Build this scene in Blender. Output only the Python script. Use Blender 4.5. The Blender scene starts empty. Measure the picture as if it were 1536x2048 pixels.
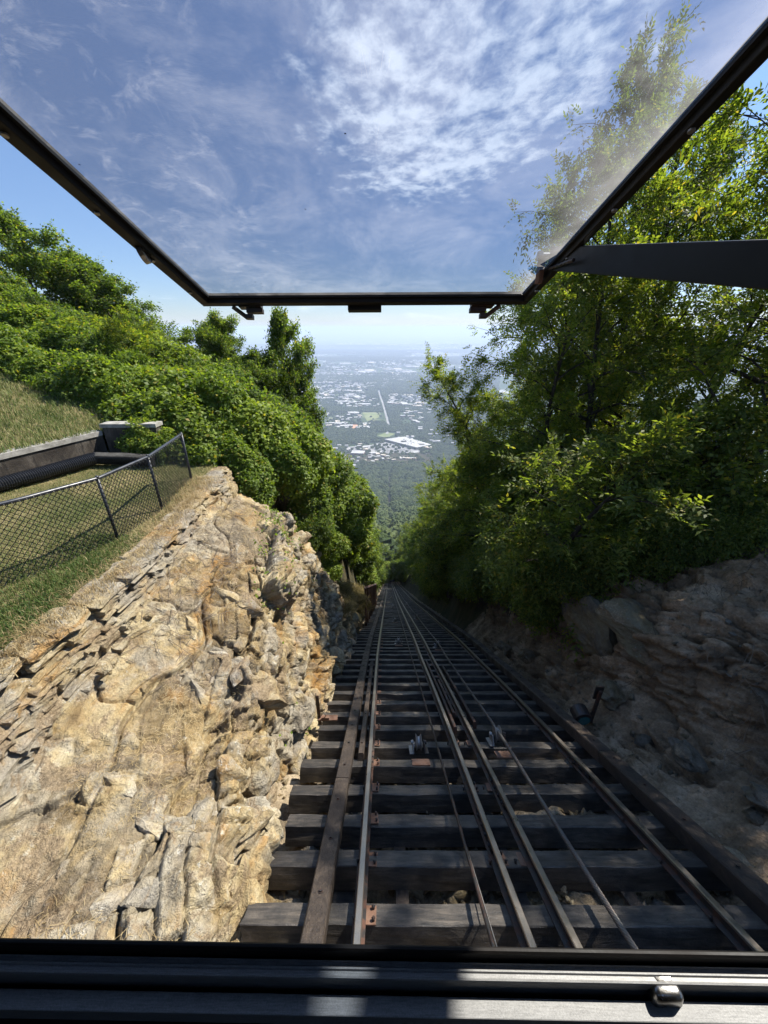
import bpy, math, random
import numpy as np
from mathutils import Vector, Matrix, Euler

random.seed(7)
RNG = np.random.default_rng(7)
S = bpy.context.scene
COL = S.collection
R = math.radians

# ------------------------------------------------------------------ camera, sky, sun, exposure
PITCH = 25.6
cam_d = bpy.data.cameras.new('camera')
cam_d.sensor_fit = 'VERTICAL'; cam_d.sensor_height = 36.0; cam_d.lens = 13.535
cam_d.clip_start = 0.01; cam_d.clip_end = 150000
cam = bpy.data.objects.new('camera', cam_d); COL.objects.link(cam)
cam.location = (0, 0, 0); cam.rotation_euler = (R(90 - PITCH), 0, 0)
S.camera = cam

SUN = Vector((0.71, 0.55, 1.0)).normalized()
sun_el = math.asin(SUN.z); sun_az = math.atan2(SUN.x, SUN.y)
sd = bpy.data.lights.new('sun', 'SUN'); sd.energy = 5.0; sd.angle = R(0.53); sd.color = (1.0, 0.95, 0.86)
so = bpy.data.objects.new('sun', sd); COL.objects.link(so)
so.rotation_euler = SUN.to_track_quat('Z', 'Y').to_euler(); so.location = (30, 25, 50)

S.view_settings.view_transform = 'Standard'; S.view_settings.look = 'None'
S.view_settings.exposure = 1.0; S.view_settings.gamma = 1.0; S.view_settings.use_curve_mapping = False
S.cycles.use_denoising = True
S.cycles.max_bounces = 7; S.cycles.diffuse_bounces = 3; S.cycles.transmission_bounces = 4
S.cycles.transparent_max_bounces = 16; S.cycles.volume_bounces = 1
S.cycles.sample_clamp_indirect = 6.0; S.cycles.use_adaptive_sampling = True
S.cycles.adaptive_threshold = 0.02


class NT:
    """small wrapper for building node trees"""
    def __init__(self, nt):
        self.t = nt; self.n = nt.nodes; self.l = nt.links
        self.n.clear()

    def add(self, kind, **kw):
        nd = self.n.new(kind)
        for k, v in kw.items():
            if k.startswith('i_'):
                key = k[2:]
                key = int(key) if key.isdigit() else key.replace('_', ' ')
                self.set(nd, key, v)
            else:
                setattr(nd, k, v)
        return nd

    def set(self, nd, key, v):
        s = nd.inputs[key]
        if isinstance(v, bpy.types.NodeSocket):
            self.l.new(v, s)
        elif isinstance(v, bpy.types.Node):
            self.l.new(v.outputs[0], s)
        else:
            if s.type == 'RGBA' and len(v) == 3:
                v = (*v, 1)
            s.default_value = v

    def math(self, op, a, b=0.0, c=None, clamp=False):
        nd = self.add('ShaderNodeMath', operation=op, use_clamp=clamp)
        self.set(nd, 0, a); self.set(nd, 1, b)
        if c is not None: self.set(nd, 2, c)
        return nd.outputs[0]

    def noise(self, vec, scale, detail=4, rough=0.55, dist=0.0, out=0):
        nd = self.add('ShaderNodeTexNoise')
        if vec is not None: self.set(nd, 'Vector', vec)
        self.set(nd, 'Scale', scale); self.set(nd, 'Detail', detail); self.set(nd, 'Roughness', rough)
        self.set(nd, 'Distortion', dist)
        return nd.outputs[out]

    def voro(self, vec, scale, feature='F1', out='Distance', rand=1.0):
        nd = self.add('ShaderNodeTexVoronoi', feature=feature)
        if vec is not None: self.set(nd, 'Vector', vec)
        self.set(nd, 'Scale', scale); self.set(nd, 'Randomness', rand)
        return nd.outputs[out]

    def ramp(self, fac, stops, interp='LINEAR'):
        nd = self.add('ShaderNodeValToRGB'); cr = nd.color_ramp; cr.interpolation = interp
        while len(cr.elements) < len(stops): cr.elements.new(0.5)
        for e, (p, c) in zip(cr.elements, stops):
            e.position = p
            e.color = (*c, 1) if isinstance(c, tuple) else (c, c, c, 1)
        self.set(nd, 0, fac)
        return nd.outputs[0]

    def mix(self, fac, a, b, mode='MIX'):
        nd = self.add('ShaderNodeMix', data_type='RGBA', blend_type=mode)
        self.set(nd, 0, fac); self.set(nd, 6, a); self.set(nd, 7, b)
        return nd.outputs[2]

    def rng(self, v, a, b, c=0.0, d=1.0, smooth=True):
        nd = self.add('ShaderNodeMapRange', interpolation_type='SMOOTHSTEP' if smooth else 'LINEAR')
        self.set(nd, 0, v); self.set(nd, 1, a); self.set(nd, 2, b); self.set(nd, 3, c); self.set(nd, 4, d)
        return nd.outputs[0]

    def mapping(self, vec, scale=(1, 1, 1), rot=(0, 0, 0), loc=(0, 0, 0)):
        nd = self.add('ShaderNodeMapping')
        self.set(nd, 'Vector', vec); self.set(nd, 'Scale', scale); self.set(nd, 'Rotation', rot); self.set(nd, 'Location', loc)
        return nd.outputs[0]

    def bump(self, h, strength=0.5, dist=0.02, normal=None):
        nd = self.add('ShaderNodeBump')
        self.set(nd, 'Height', h); self.set(nd, 'Strength', strength); self.set(nd, 'Distance', dist)
        if normal is not None: self.set(nd, 'Normal', normal)
        return nd.outputs[0]


# world: Nishita sky with a bank of broken high cloud, laid out by direction
W = bpy.data.worlds.new('World'); S.world = W; W.use_nodes = True
w = NT(W.node_tree)
sky = w.add('ShaderNodeTexSky', sky_type='NISHITA')
sky.sun_disc = False; sky.sun_elevation = sun_el; sky.sun_rotation = sun_az
sky.altitude = 1200; sky.air_density = 1.0; sky.dust_density = 0.1; sky.ozone_density = 3.0
tc = w.add('ShaderNodeTexCoord')
sx = w.add('ShaderNodeSeparateXYZ'); w.set(sx, 0, tc.outputs['Generated'])
zz = w.math('MAXIMUM', sx.outputs[2], 0.02)
pc = w.add('ShaderNodeCombineXYZ')
w.set(pc, 0, w.math('DIVIDE', sx.outputs[0], zz)); w.set(pc, 1, w.math('DIVIDE', sx.outputs[1], zz))
P = pc.outputs[0]
bank = w.add('ShaderNodeVectorMath', operation='LENGTH')
w.set(bank, 0, w.mapping(P, scale=(1 / 1.05, 1 / 2.2, 1), loc=(-0.36 / 1.05, -2.75 / 2.2, 0)))
bankm = w.rng(bank.outputs['Value'], 0.3, 1.25, 1.0, 0.0)
wide = w.rng(w.noise(P, 0.28, 3), 0.54, 0.78, 0, 0.15)
far = w.rng(sx.outputs[2], 0.17, 0.26)                       # low sky stays clear
cover = w.math('MAXIMUM', bankm, wide)
puffs = w.noise(w.mapping(P, scale=(1.25, 0.8, 1), rot=(0, 0, 0.5)), 6.5, 9, 0.60, 0.2)
lumps = w.noise(P, 1.7, 5, 0.55)
dens = w.math('ADD', w.math('MULTIPLY', puffs, 0.70), w.math('MULTIPLY', lumps, 0.55))
dens = w.math('ADD', dens, w.math('MULTIPLY', cover, 0.34))
cl = w.math('MULTIPLY', w.rng(dens, 0.80, 1.10), far)
cl = w.math('MULTIPLY', cl, w.rng(cover, 0.05, 0.5))
low = w.math('MULTIPLY', w.rng(w.noise(w.mapping(tc.outputs['Generated'], scale=(1, 1, 7)), 5, 5), 0.52, 0.75, 0, 0.35),
             w.math('MULTIPLY', w.rng(sx.outputs[2], 0.0, 0.05), w.rng(sx.outputs[2], 0.06, 0.12, 1, 0)))
cl = w.math('MAXIMUM', w.math('MULTIPLY', cl, 0.85), low)
lowair = w.ramp(sx.outputs[2], [(0.0, (0.37, 0.375, 0.43)), (0.09, (0.43, 0.445, 0.50)), (0.32, (0.60, 0.61, 0.64)), (0.8, (1.0, 1.0, 1.0))])
skyc = w.mix(cl, w.mix(1.0, sky.outputs[0], lowair, 'MULTIPLY'), (7.0, 7.3, 7.8))
bg = w.add('ShaderNodeBackground'); w.set(bg, 'Color', skyc); w.set(bg, 'Strength', 0.14)
wo = w.add('ShaderNodeOutputWorld'); w.set(wo, 'Surface', bg)


# ------------------------------------------------------------------ object helpers
def tag(o, label=None, cat=None, group=None, kind=None):
    if label: o['label'] = label
    if cat: o['category'] = cat
    if group: o['group'] = group
    if kind: o['kind'] = kind
    return o


def empty(name, loc=(0, 0, 0), rot=(0, 0, 0), parent=None):
    o = bpy.data.objects.new(name, None); COL.objects.link(o)
    o.location = loc; o.rotation_euler = rot; o.empty_display_size = 0.2
    if parent: o.parent = parent
    return o


def link(name, me, mat=None, parent=None, loc=None, rot=None, scale=None):
    o = bpy.data.objects.new(name, me); COL.objects.link(o)
    if mat is not None and len(me.materials) == 0: me.materials.append(mat)
    if parent: o.parent = parent
    if loc is not None: o.location = loc
    if rot is not None: o.rotation_euler = rot
    if scale is not None: o.scale = scale if hasattr(scale, '__len__') else (scale,) * 3
    return o


def np_mesh(name, V, F, smooth=False):
    """V (n,3), F (m,k) uniform polygons"""
    me = bpy.data.meshes.new(name)
    V = np.asarray(V, np.float32); F = np.asarray(F, np.int32)
    m, k = F.shape
    me.vertices.add(len(V)); me.vertices.foreach_set('co', V.ravel())
    me.loops.add(m * k); me.loops.foreach_set('vertex_index', F.ravel())
    me.polygons.add(m); me.polygons.foreach_set('loop_start', np.arange(0, m * k, k, dtype=np.int32))
    if smooth: me.polygons.foreach_set('use_smooth', np.ones(m, bool))
    me.update(calc_edges=True)
    return me


class MB:
    def __init__(self): self.v = []; self.f = []

    def add(self, v, f):
        b = len(self.v); self.v += [tuple(x) for x in v]; self.f += [tuple(i + b for i in q) for q in f]

    def box(self, c, s, M=None, taper=1.0):
        x, y, z = (a / 2 for a in s); vs = []
        for k in (-1, 1):
            t = taper if k > 0 else 1.0
            for i, j in ((-1, -1), (1, -1), (1, 1), (-1, 1)):
                p = Vector((i * x * t, j * y * t, k * z))
                if M is not None: p = M @ p
                vs.append(p + Vector(c))
        self.add(vs, [(3, 2, 1, 0), (4, 5, 6, 7), (0, 1, 5, 4), (1, 2, 6, 5), (2, 3, 7, 6), (3, 0, 4, 7)])

    def cyl(self, c, r, h, axis='Z', n=12, r2=None):
        r2 = r if r2 is None else r2; vs = []
        for k, rr in ((-0.5, r), (0.5, r2)):
            for i in range(n):
                a = 2 * math.pi * i / n
                p = (rr * math.cos(a), rr * math.sin(a), k * h)
                if axis == 'X': p = (p[2], p[0], p[1])
                if axis == 'Y': p = (p[1], p[2], p[0])
                vs.append((p[0] + c[0], p[1] + c[1], p[2] + c[2]))
        f = [(i, (i + 1) % n, n + (i + 1) % n, n + i) for i in range(n)]
        f += [tuple(range(n - 1, -1, -1)), tuple(range(n, 2 * n))]
        self.add(vs, f)

    def tube(self, pts, r, n=6, cap=True):
        pts = [Vector(p) for p in pts]
        rs = r if hasattr(r, '__len__') else [r] * len(pts)
        vs = []; up = Vector((0.13, 0.2, 0.97))
        for i, p in enumerate(pts):
            d = (pts[min(i + 1, len(pts) - 1)] - pts[max(i - 1, 0)]).normalized()
            u0 = up if abs(d.dot(up)) < 0.93 else Vector((1, 0, 0))
            a = d.cross(u0).normalized(); b = a.cross(d)
            for k in range(n):
                t = 2 * math.pi * k / n
                vs.append(p + rs[i] * (a * math.cos(t) + b * math.sin(t)))
        f = []
        for i in range(len(pts) - 1):
            for k in range(n):
                f.append((i * n + k, i * n + (k + 1) % n, (i + 1) * n + (k + 1) % n, (i + 1) * n + k))
        if cap:
            f.append(tuple(range(n - 1, -1, -1))); f.append(tuple((len(pts) - 1) * n + k for k in range(n)))
        self.add(vs, f)

    def sweep(self, prof, frames):
        """prof: closed 2-D outline, frames: list of (origin, side, up)"""
        n = len(prof); vs = []
        for o, a, b in frames:
            for x, y in prof: vs.append(Vector(o) + Vector(a) * x + Vector(b) * y)
        f = []
        for i in range(len(frames) - 1):
            for k in range(n):
                f.append((i * n + k, i * n + (k + 1) % n, (i + 1) * n + (k + 1) % n, (i + 1) * n + k))
        f.append(tuple(range(n - 1, -1, -1))); f.append(tuple((len(frames) - 1) * n + k for k in range(n)))
        self.add(vs, f)

    def mesh(self, name, smooth=False):
        me = bpy.data.meshes.new(name); me.from_pydata(self.v, [], self.f)
        if smooth: me.polygons.foreach_set('use_smooth', [True] * len(me.polygons))
        me.update(); return me

    def build(self, name, mat, parent=None, smooth=False, bevel=0.0, **kw):
        o = link(name, self.mesh(name, smooth), mat, parent, **kw)
        if bevel:
            b = o.modifiers.new('bevel', 'BEVEL'); b.width = bevel; b.segments = 2; b.limit_method = 'ANGLE'
        return o


# ------------------------------------------------------------------ noise in numpy
def _h(ix, iy, iz, seed=0):
    n = (ix * 374761393 + iy * 668265263 + iz * 2147483647 + seed * 1274126177) & 0xFFFFFFFF
    n = ((n ^ (n >> 13)) * 1274126177) & 0xFFFFFFFF
    n = ((n ^ (n >> 16)) * 2246822519) & 0xFFFFFFFF
    return ((n ^ (n >> 15)) & 0xFFFFFF) / float(0xFFFFFF)


def vnoise(p, seed=0):
    p = np.asarray(p, float); i = np.floor(p).astype(np.int64); f = p - i
    f = f * f * f * (f * (f * 6 - 15) + 10)
    r = 0
    for dx in (0, 1):
        for dy in (0, 1):
            for dz in (0, 1):
                wgt = (f[..., 0] if dx else 1 - f[..., 0]) * (f[..., 1] if dy else 1 - f[..., 1]) * (f[..., 2] if dz else 1 - f[..., 2])
                r = r + wgt * _h(i[..., 0] + dx, i[..., 1] + dy, i[..., 2] + dz, seed)
    return r * 2 - 1


def fbm(p, oct=4, seed=0, gain=0.5):
    p = np.asarray(p, float); a = 1.0; r = 0
    for k in range(oct):
        r = r + a * vnoise(p, seed + k * 17); p = p * 2.03 + 5.1; a *= gain
    return r


def worley(x, y, seed=0, jit=0.85):
    ix = np.floor(x).astype(np.int64); iy = np.floor(y).astype(np.int64)
    f1 = np.full(x.shape, 9.0); f2 = np.full(x.shape, 9.0)
    cx = np.zeros(x.shape); cy = np.zeros(x.shape); h = np.zeros(x.shape)
    for dx in (-1, 0, 1):
        for dy in (-1, 0, 1):
            a, b = ix + dx, iy + dy
            px = a + 0.5 + (_h(a, b, 1 + a * 0, seed) - 0.5) * jit; py = b + 0.5 + (_h(a, b, 2 + a * 0, seed) - 0.5) * jit
            d = np.hypot(x - px, y - py); hh = _h(a, b, 3 + a * 0, seed)
            new = d < f1
            f2 = np.where(new, f1, np.minimum(f2, d))
            cx = np.where(new, px, cx); cy = np.where(new, py, cy); h = np.where(new, hh, h)
            f1 = np.where(new, d, f1)
    return f1, f2, h, cx, cy


def sstep(a, b, x):
    t = np.clip((x - a) / (b - a), 0, 1); return t * t * (3 - 2 * t)


# ------------------------------------------------------------------ the lie of the land
PY = [-12, 0, 1.4, 4.2, 6.5, 12.2, 17.3, 28.8, 42.5, 121, 250, 500, 800, 1000, 1180, 1400]
PZ = [3.6, -3.92, -4.79, -6.54, -8.0, -11.8, -15.45, -23.7, -33.5, -88, -150, -257, -353, -400, -430, -431]
_ys = np.arange(-12, 1400, 0.25); _zs = np.interp(_ys, PY, PZ)
_near = _zs.copy(); _k = np.hanning(25); _k /= _k.sum(); _near[12:-12] = np.convolve(_zs, _k, 'same')[12:-12]
_k = np.hanning(161); _k /= _k.sum(); _far = np.convolve(np.pad(_near, 80, mode='edge'), _k, 'same')[80:-80]
_m = sstep(60, 110, _ys); _zs = _near * (1 - _m) + _far * _m


def zr(y): return np.interp(y, _ys, _zs)               # height of the rail heads above the camera's eye level
def off(y): return np.minimum(0.014 * np.maximum(0, np.asarray(y) - 10), 17.0)   # the line drifts right going down
def slope(y): return (zr(y + 0.3) - zr(y - 0.3)) / 0.6
CX = 1.34                                              # middle of the ties


def z_left(y):
    return np.where(np.asarray(y) < 55, np.interp(y, [-12, 0, 9, 12, 15, 20, 30, 42, 55], [-3.3, -3.5, -3.65, -4.7, -7.2, -11.2, -20, -30, -39]), zr(y) + 3.4)


def z_right(y):
    return np.where(np.asarray(y) < 55, np.interp(y, [-12, 0, 7, 15, 25, 42, 55], [0.5, -2.2, -4.4, -9.2, -17, -29.6, -39]), zr(y) + 3.6)


def hill_z(x, y):
    x = np.asarray(x, float); y = np.asarray(y, float)
    u = x - CX - off(y); bed = zr(y) - 0.8
    far = sstep(300, 900, y)
    L = z_left(y) + np.minimum(0.55 * np.maximum(0, -u - 6), 11) * (1 - far)
    Rr = z_right(y) + np.minimum(0.22 * np.maximum(0, u - 6), 6) * (1 - far)
    z = np.where(u < 0, bed + (L - bed) * sstep(2.9, 4.4, -u), bed + (Rr - bed) * sstep(2.9, 5.2, u))
    big = fbm(np.stack([x / 40, y / 40, 0 * x], -1), 3, 5) * 2.2 * sstep(8, 60, np.abs(u))
    small = fbm(np.stack([x / 2, y / 2, 0 * x], -1), 3, 9) * 0.18 * sstep(2.6, 4, np.abs(u))
    z = z + big + small
    z = z - 3.0 * (1 - sstep(12.0, 14.5, y)) - 2.5 * (1 - sstep(12.5, 18.5, y)) * (u < -6) - 1.3 * (1 - sstep(18.0, 20.0, y)) * sstep(-5.5, -4.5, u) * (u < 0)
    return np.maximum(z, -434) if z.ndim else max(float(z), -434)


def grid_mesh(name, X, Y, Z, smooth=True, flip=False):
    n, m = X.shape
    V = np.stack([X, Y, Z], -1).reshape(-1, 3)
    i = np.arange(n - 1)[:, None] * m + np.arange(m - 1)[None, :]
    F = np.stack([i, i + 1, i + m + 1, i + m], -1).reshape(-1, 4)
    if flip: F = F[:, ::-1]
    return np_mesh(name, V, F, smooth)


# ------------------------------------------------------------------ materials
def new_mat(name):
    m = bpy.data.materials.new(name); m.use_nodes = True
    n = NT(m.node_tree); out = n.add('ShaderNodeOutputMaterial')
    return m, n, out


def bsdf(n, out, color, rough=0.7, normal=None, metal=0.0, spec=0.5, **kw):
    b = n.add('ShaderNodeBsdfPrincipled')
    n.set(b, 'Base Color', color); n.set(b, 'Roughness', rough); n.set(b, 'Metallic', metal); n.set(b, 'Specular IOR Level', spec)
    if normal is not None: n.set(b, 'Normal', normal)
    n.set(out, 'Surface', b); return b


def pos(n): return n.add('ShaderNodeNewGeometry').outputs['Position']
def objco(n): return n.add('ShaderNodeTexCoord').outputs['Object']


def m_rock(name, dark=1.0, warm=1.0):
    m, n, out = new_mat(name); p = pos(n)
    st = n.mapping(p, scale=(1.2, 0.45, 3.2), rot=(0.35, 0.35, 0.3))
    a = n.noise(p, 1.1, 6, 0.6, 0.6); b = n.noise(st, 2.2, 7, 0.66, 0.5); c = n.noise(p, 9, 6, 0.7); g = n.noise(p, 55, 3, 0.7)
    col = n.ramp(n.math('ADD', n.math('MULTIPLY', a, 0.45), n.math('MULTIPLY', b, 0.55)),
                 [(0.30, (0.13, 0.095, 0.06)), (0.40, (0.24, 0.175, 0.095)), (0.48, (0.37, 0.293, 0.165)), (0.56, (0.45, 0.382, 0.25)), (0.64, (0.41, 0.368, 0.28)), (0.74, (0.22, 0.19, 0.155))])
    iron = n.math('MULTIPLY', n.rng(n.noise(st, 1.3, 5, 0.65, 0.8), 0.48, 0.64), n.rng(n.noise(p, 0.75, 4, 0.65), 0.40, 0.56))
    col = n.mix(n.math('MULTIPLY', iron, 0.75 * warm), col, (0.38, 0.21, 0.065))
    grey = n.rng(n.noise(p, 0.9, 5, 0.65), 0.46, 0.58)
    col = n.mix(n.math('MULTIPLY', grey, 0.7), col, n.ramp(n.noise(p, 5, 4, 0.7), [(0.35, (0.20, 0.185, 0.16)), (0.6, (0.36, 0.34, 0.30))]))
    lich = n.math('MULTIPLY', n.rng(n.noise(p, 14, 5, 0.75), 0.55, 0.66), n.rng(n.noise(p, 1.4, 3), 0.47, 0.6))
    col = n.mix(n.math('MULTIPLY', lich, 0.85), col, (0.56, 0.54, 0.48))
    blk = n.rng(n.noise(st, 6, 5, 0.7, 1.0), 0.60, 0.72)
    col = n.mix(n.math('MULTIPLY', blk, 0.6), col, (0.075, 0.065, 0.055))
    at = n.add('ShaderNodeAttribute', attribute_name='bed')                 # each bed and block has its own stone colour
    if name == 'sandstone':
        col = n.mix(0.8, col, n.ramp(at.outputs['Fac'], [(0.12, (0.50, 0.42, 0.32)), (0.32, (0.95, 0.84, 0.66)), (0.5, (1.22, 1.14, 0.98)), (0.8, (1.5, 1.47, 1.38))]), 'MULTIPLY')
    col = n.mix(0.65, col, n.ramp(c, [(0.3, 0.42), (0.7, 1.05)]), 'MULTIPLY')
    col = n.mix(0.5, col, n.ramp(g, [(0.3, 0.55), (0.7, 1.0)]), 'MULTIPLY')
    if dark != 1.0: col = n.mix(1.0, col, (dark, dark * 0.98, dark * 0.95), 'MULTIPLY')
    h = n.math('ADD', n.math('MULTIPLY', b, 1.0), n.math('ADD', n.math('MULTIPLY', c, 0.5), n.math('MULTIPLY', g, 0.16)))
    soil = n.math('MULTIPLY', n.rng(n.noise(p, 1.7, 6, 0.7, 0.8), 0.53, 0.60), 0.85)
    col = n.mix(soil, col, n.ramp(n.noise(p, 26, 5, 0.8), [(0.35, (0.11, 0.075, 0.045)), (0.65, (0.36, 0.275, 0.17))]))
    bsdf(n, out, col, 0.9, n.bump(h, 1.0, 0.11), spec=0.2)
    return m


def m_dirt(name, c1, c2, c3, scale=1.0):
    m, n, out = new_mat(name); p = pos(n)
    a = n.noise(p, 1.2 * scale, 6, 0.65); g = n.noise(p, 22 * scale, 5, 0.75); v = n.voro(p, 30 * scale)
    col = n.ramp(a, [(0.32, c1), (0.5, c2), (0.68, c3)])
    col = n.mix(0.7, col, n.ramp(g, [(0.3, 0.35), (0.7, 1.15)]), 'MULTIPLY')
    h = n.math('ADD', g, n.math('MULTIPLY', v, 0.5))
    bsdf(n, out, col, 0.95, n.bump(h, 0.8, 0.03), spec=0.15)
    return m


def m_leaf(name, dark, mid, light, trans=0.42, gloss=0.35, yellow=0.04):
    m, n, out = new_mat(name)
    g = n.add('ShaderNodeNewGeometry'); oi = n.add('ShaderNodeObjectInfo')
    r = g.outputs['Random Per Island']
    v = n.math('ADD', n.math('MULTIPLY', r, 0.55), n.math('ADD', n.math('MULTIPLY', n.noise(g.outputs['Position'], 0.9, 3), 0.5), n.math('MULTIPLY', oi.outputs['Random'], 0.18)))
    col = n.ramp(v, [(0.3, dark), (0.6, mid), (0.92, light)])
    yel = n.math('GREATER_THAN', n.math('FRACT', n.math('MULTIPLY', r, 37.7)), 1 - yellow)
    col = n.mix(n.math('MULTIPLY', yel, 0.7), col, (0.26, 0.2, 0.035))
    b = n.add('ShaderNodeBsdfPrincipled'); n.set(b, 'Base Color', col); n.set(b, 'Roughness', 0.55); n.set(b, 'Specular IOR Level', gloss)
    t = n.add('ShaderNodeBsdfTranslucent')
    tcol = n.mix(1.0, col, (2.6, 2.6, 0.9), 'MULTIPLY'); n.set(t, 'Color', tcol)
    mx = n.add('ShaderNodeMixShader'); n.set(mx, 0, trans); n.set(mx, 1, b.outputs[0]); n.set(mx, 2, t.outputs[0])
    n.set(out, 'Surface', mx); return m


def m_wood(name, top, dark, scale=1.0, spec=0.3, rough=0.7):
    m, n, out = new_mat(name); p = objco(n); oi = n.add('ShaderNodeObjectInfo')
    off_ = n.add('ShaderNodeVectorMath', operation='ADD'); n.set(off_, 0, p)
    cx = n.add('ShaderNodeCombineXYZ'); n.set(cx, 0, n.math('MULTIPLY', oi.outputs['Random'], 31)); n.set(cx, 1, n.math('MULTIPLY', oi.outputs['Random'], 17)); n.set(off_, 1, cx)
    q = off_.outputs[0]
    gr = n.noise(n.mapping(q, scale=scale if hasattr(scale, '__len__') else (scale,) * 3), 6, 6, 0.65, 0.4)
    bl = n.noise(q, 2.3, 4, 0.6); fine = n.noise(q, 60, 4, 0.7)
    col = n.ramp(gr, [(0.3, dark), (0.55, tuple((a + b) / 2 for a, b in zip(top, dark))), (0.75, top)])
    col = n.mix(n.rng(bl, 0.4, 0.65, 0.0, 0.7), col, dark)
    col = n.mix(0.5, col, n.ramp(fine, [(0.3, 0.4), (0.7, 1.1)]), 'MULTIPLY')
    tone = n.rng(oi.outputs['Random'], 0, 1, 0.62, 1.25, False); tn = n.add('ShaderNodeCombineXYZ'); [n.set(tn, i_, tone) for i_ in range(3)]
    col = n.mix(1.0, col, tn.outputs[0], 'MULTIPLY')
    h = n.math('ADD', gr, n.math('MULTIPLY', fine, 0.5))
    bsdf(n, out, col, n.rng(bl, 0.3, 0.7, rough - 0.15, rough + 0.15), n.bump(h, 0.7, 0.012), spec=spec)
    return m


def m_metal(name, col, rough, metal=1.0, rust=0.0, spec=0.5, fine=0.15, rustcol=(0.15, 0.06, 0.03)):
    m, n, out = new_mat(name); p = pos(n)
    a = n.noise(p, 9, 5, 0.65); f = n.noise(p, 90, 4, 0.7)
    c = n.mix(n.math('MULTIPLY', n.rng(a, 0.42, 0.62), rust), col, rustcol)
    c = n.mix(0.4, c, n.ramp(f, [(0.3, 0.55), (0.7, 1.1)]), 'MULTIPLY')
    bsdf(n, out, c, n.rng(a, 0.3, 0.7, rough * 0.8, min(1, rough * 1.25)), n.bump(f, fine, 0.003), metal=metal, spec=spec)
    return m


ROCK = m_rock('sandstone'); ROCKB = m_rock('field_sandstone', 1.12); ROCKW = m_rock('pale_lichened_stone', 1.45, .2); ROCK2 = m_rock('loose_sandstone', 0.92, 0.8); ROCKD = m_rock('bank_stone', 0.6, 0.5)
DIRT = m_dirt('bank_soil', (0.098, 0.068, 0.041), (0.255, 0.178, 0.108), (0.48, 0.36, 0.24))
BED = m_dirt('track_bed_debris', (0.10, 0.08, 0.055), (0.27, 0.21, 0.135), (0.46, 0.37, 0.25), 1.3)
HILLM = m_dirt('leaf_litter_ground', (0.03, 0.035, 0.015), (0.06, 0.055, 0.03), (0.11, 0.09, 0.05), 0.8)
LAWNM = m_dirt('lawn_soil', (0.075, 0.085, 0.028), (0.15, 0.13, 0.055), (0.25, 0.20, 0.10), 0.8)
VINE = m_leaf('vine_leaf', (0.045, 0.078, 0.010), (0.10, 0.152, 0.018), (0.185, 0.24, 0.034), 0.36, 0.22)
BROAD = m_leaf('broad_tree_leaf', (0.034, 0.058, 0.012), (0.080, 0.122, 0.021), (0.135, 0.18, 0.036), 0.5, 0.22)
LOCUST = m_leaf('locust_leaflet', (0.042, 0.066, 0.011), (0.095, 0.13, 0.02), (0.18, 0.205, 0.034), 0.52, 0.22, 0.06)
UNDER = m_leaf('thicket_leaf', (0.042, 0.064, 0.014), (0.09, 0.122, 0.025), (0.165, 0.19, 0.044), 0.5, 0.2, 0.06)
DRYLEAF = m_leaf('dry_scrub', (0.08, 0.075, 0.025), (0.20, 0.155, 0.07), (0.36, 0.29, 0.16), 0.3, 0.2, 0.0)
BARK = m_wood('bark', (0.11, 0.09, 0.07), (0.035, 0.028, 0.022), (3, 3, 0.6), 0.15, 0.9)
TIE = m_wood('creosoted_timber', (0.135, 0.112, 0.088), (0.014, 0.0135, 0.013), (0.5, 3.5, 3.5), 0.45, 0.55)
GUARD = m_wood('guard_timber_wood', (0.105, 0.078, 0.056), (0.028, 0.021, 0.017), (5, 0.4, 5), 0.35, 0.6)
RAILTOP = m_metal('polished_rail', (0.36, 0.31, 0.255), 0.34, 0.85)
RAILSIDE = m_metal('dark_rail', (0.028, 0.024, 0.022), 0.6, 0.3, 0.5)
RUST = m_metal('rusty_plate', (0.20, 0.115, 0.075), 0.8, 0.2, 0.5)
IRON = m_metal('greasy_iron', (0.05, 0.048, 0.045), 0.45, 0.6, 0.4)
GALV = m_metal('weathered_steel', (0.33, 0.32, 0.30), 0.5, 0.8, 0.15)
FENCEM = m_metal('black_vinyl_wire', (0.022, 0.024, 0.030), 0.38, 0.0, 0.0, 0.6)
POLEM = m_metal('dark_brown_steel', (0.035, 0.022, 0.017), 0.6, 0.2, 0.5)
PIPEM = m_metal('black_plastic_pipe', (0.015, 0.015, 0.016), 0.45, 0.0, 0.0, 0.5, 0.05)
FRAMEM = m_metal('black_painted_frame', (0.011, 0.0105, 0.010), 0.55, 0.0, 0.12, 0.25, 0.08, (0.06, 0.04, 0.03))
ARMM = m_metal('blue_black_steel', (0.008, 0.009, 0.011), 0.4, 0.0, 0.0, 0.25, 0.05)
RUBBER = m_metal('rubber_gasket', (0.012, 0.012, 0.012), 0.6, 0.0, 0.0, 0.3)
CHROME = m_metal('worn_chrome', (0.40, 0.39, 0.37), 0.26, 1.0, 0.05)


def m_sill():
    m, n, out = new_mat('brushed_dark_aluminium'); p = pos(n)
    s = n.noise(n.mapping(p, scale=(150, 2200, 2200)), 1.0, 4, 0.7); sp = n.noise(p, 1700, 3, 0.8); big = n.noise(p, 36, 4)
    c = n.ramp(n.math('ADD', n.math('MULTIPLY', s, 0.5), n.math('MULTIPLY', sp, 0.5)), [(0.35, (0.16, 0.16, 0.158)), (0.65, (0.34, 0.34, 0.335))])
    c = n.mix(n.rng(big, 0.45, 0.7, 0, 0.35), c, (0.2, 0.2, 0.2))
    bsdf(n, out, c, 0.5, n.bump(sp, 0.25, 0.0003), metal=0.1, spec=0.3)
    return m


SILL = m_sill()


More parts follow.
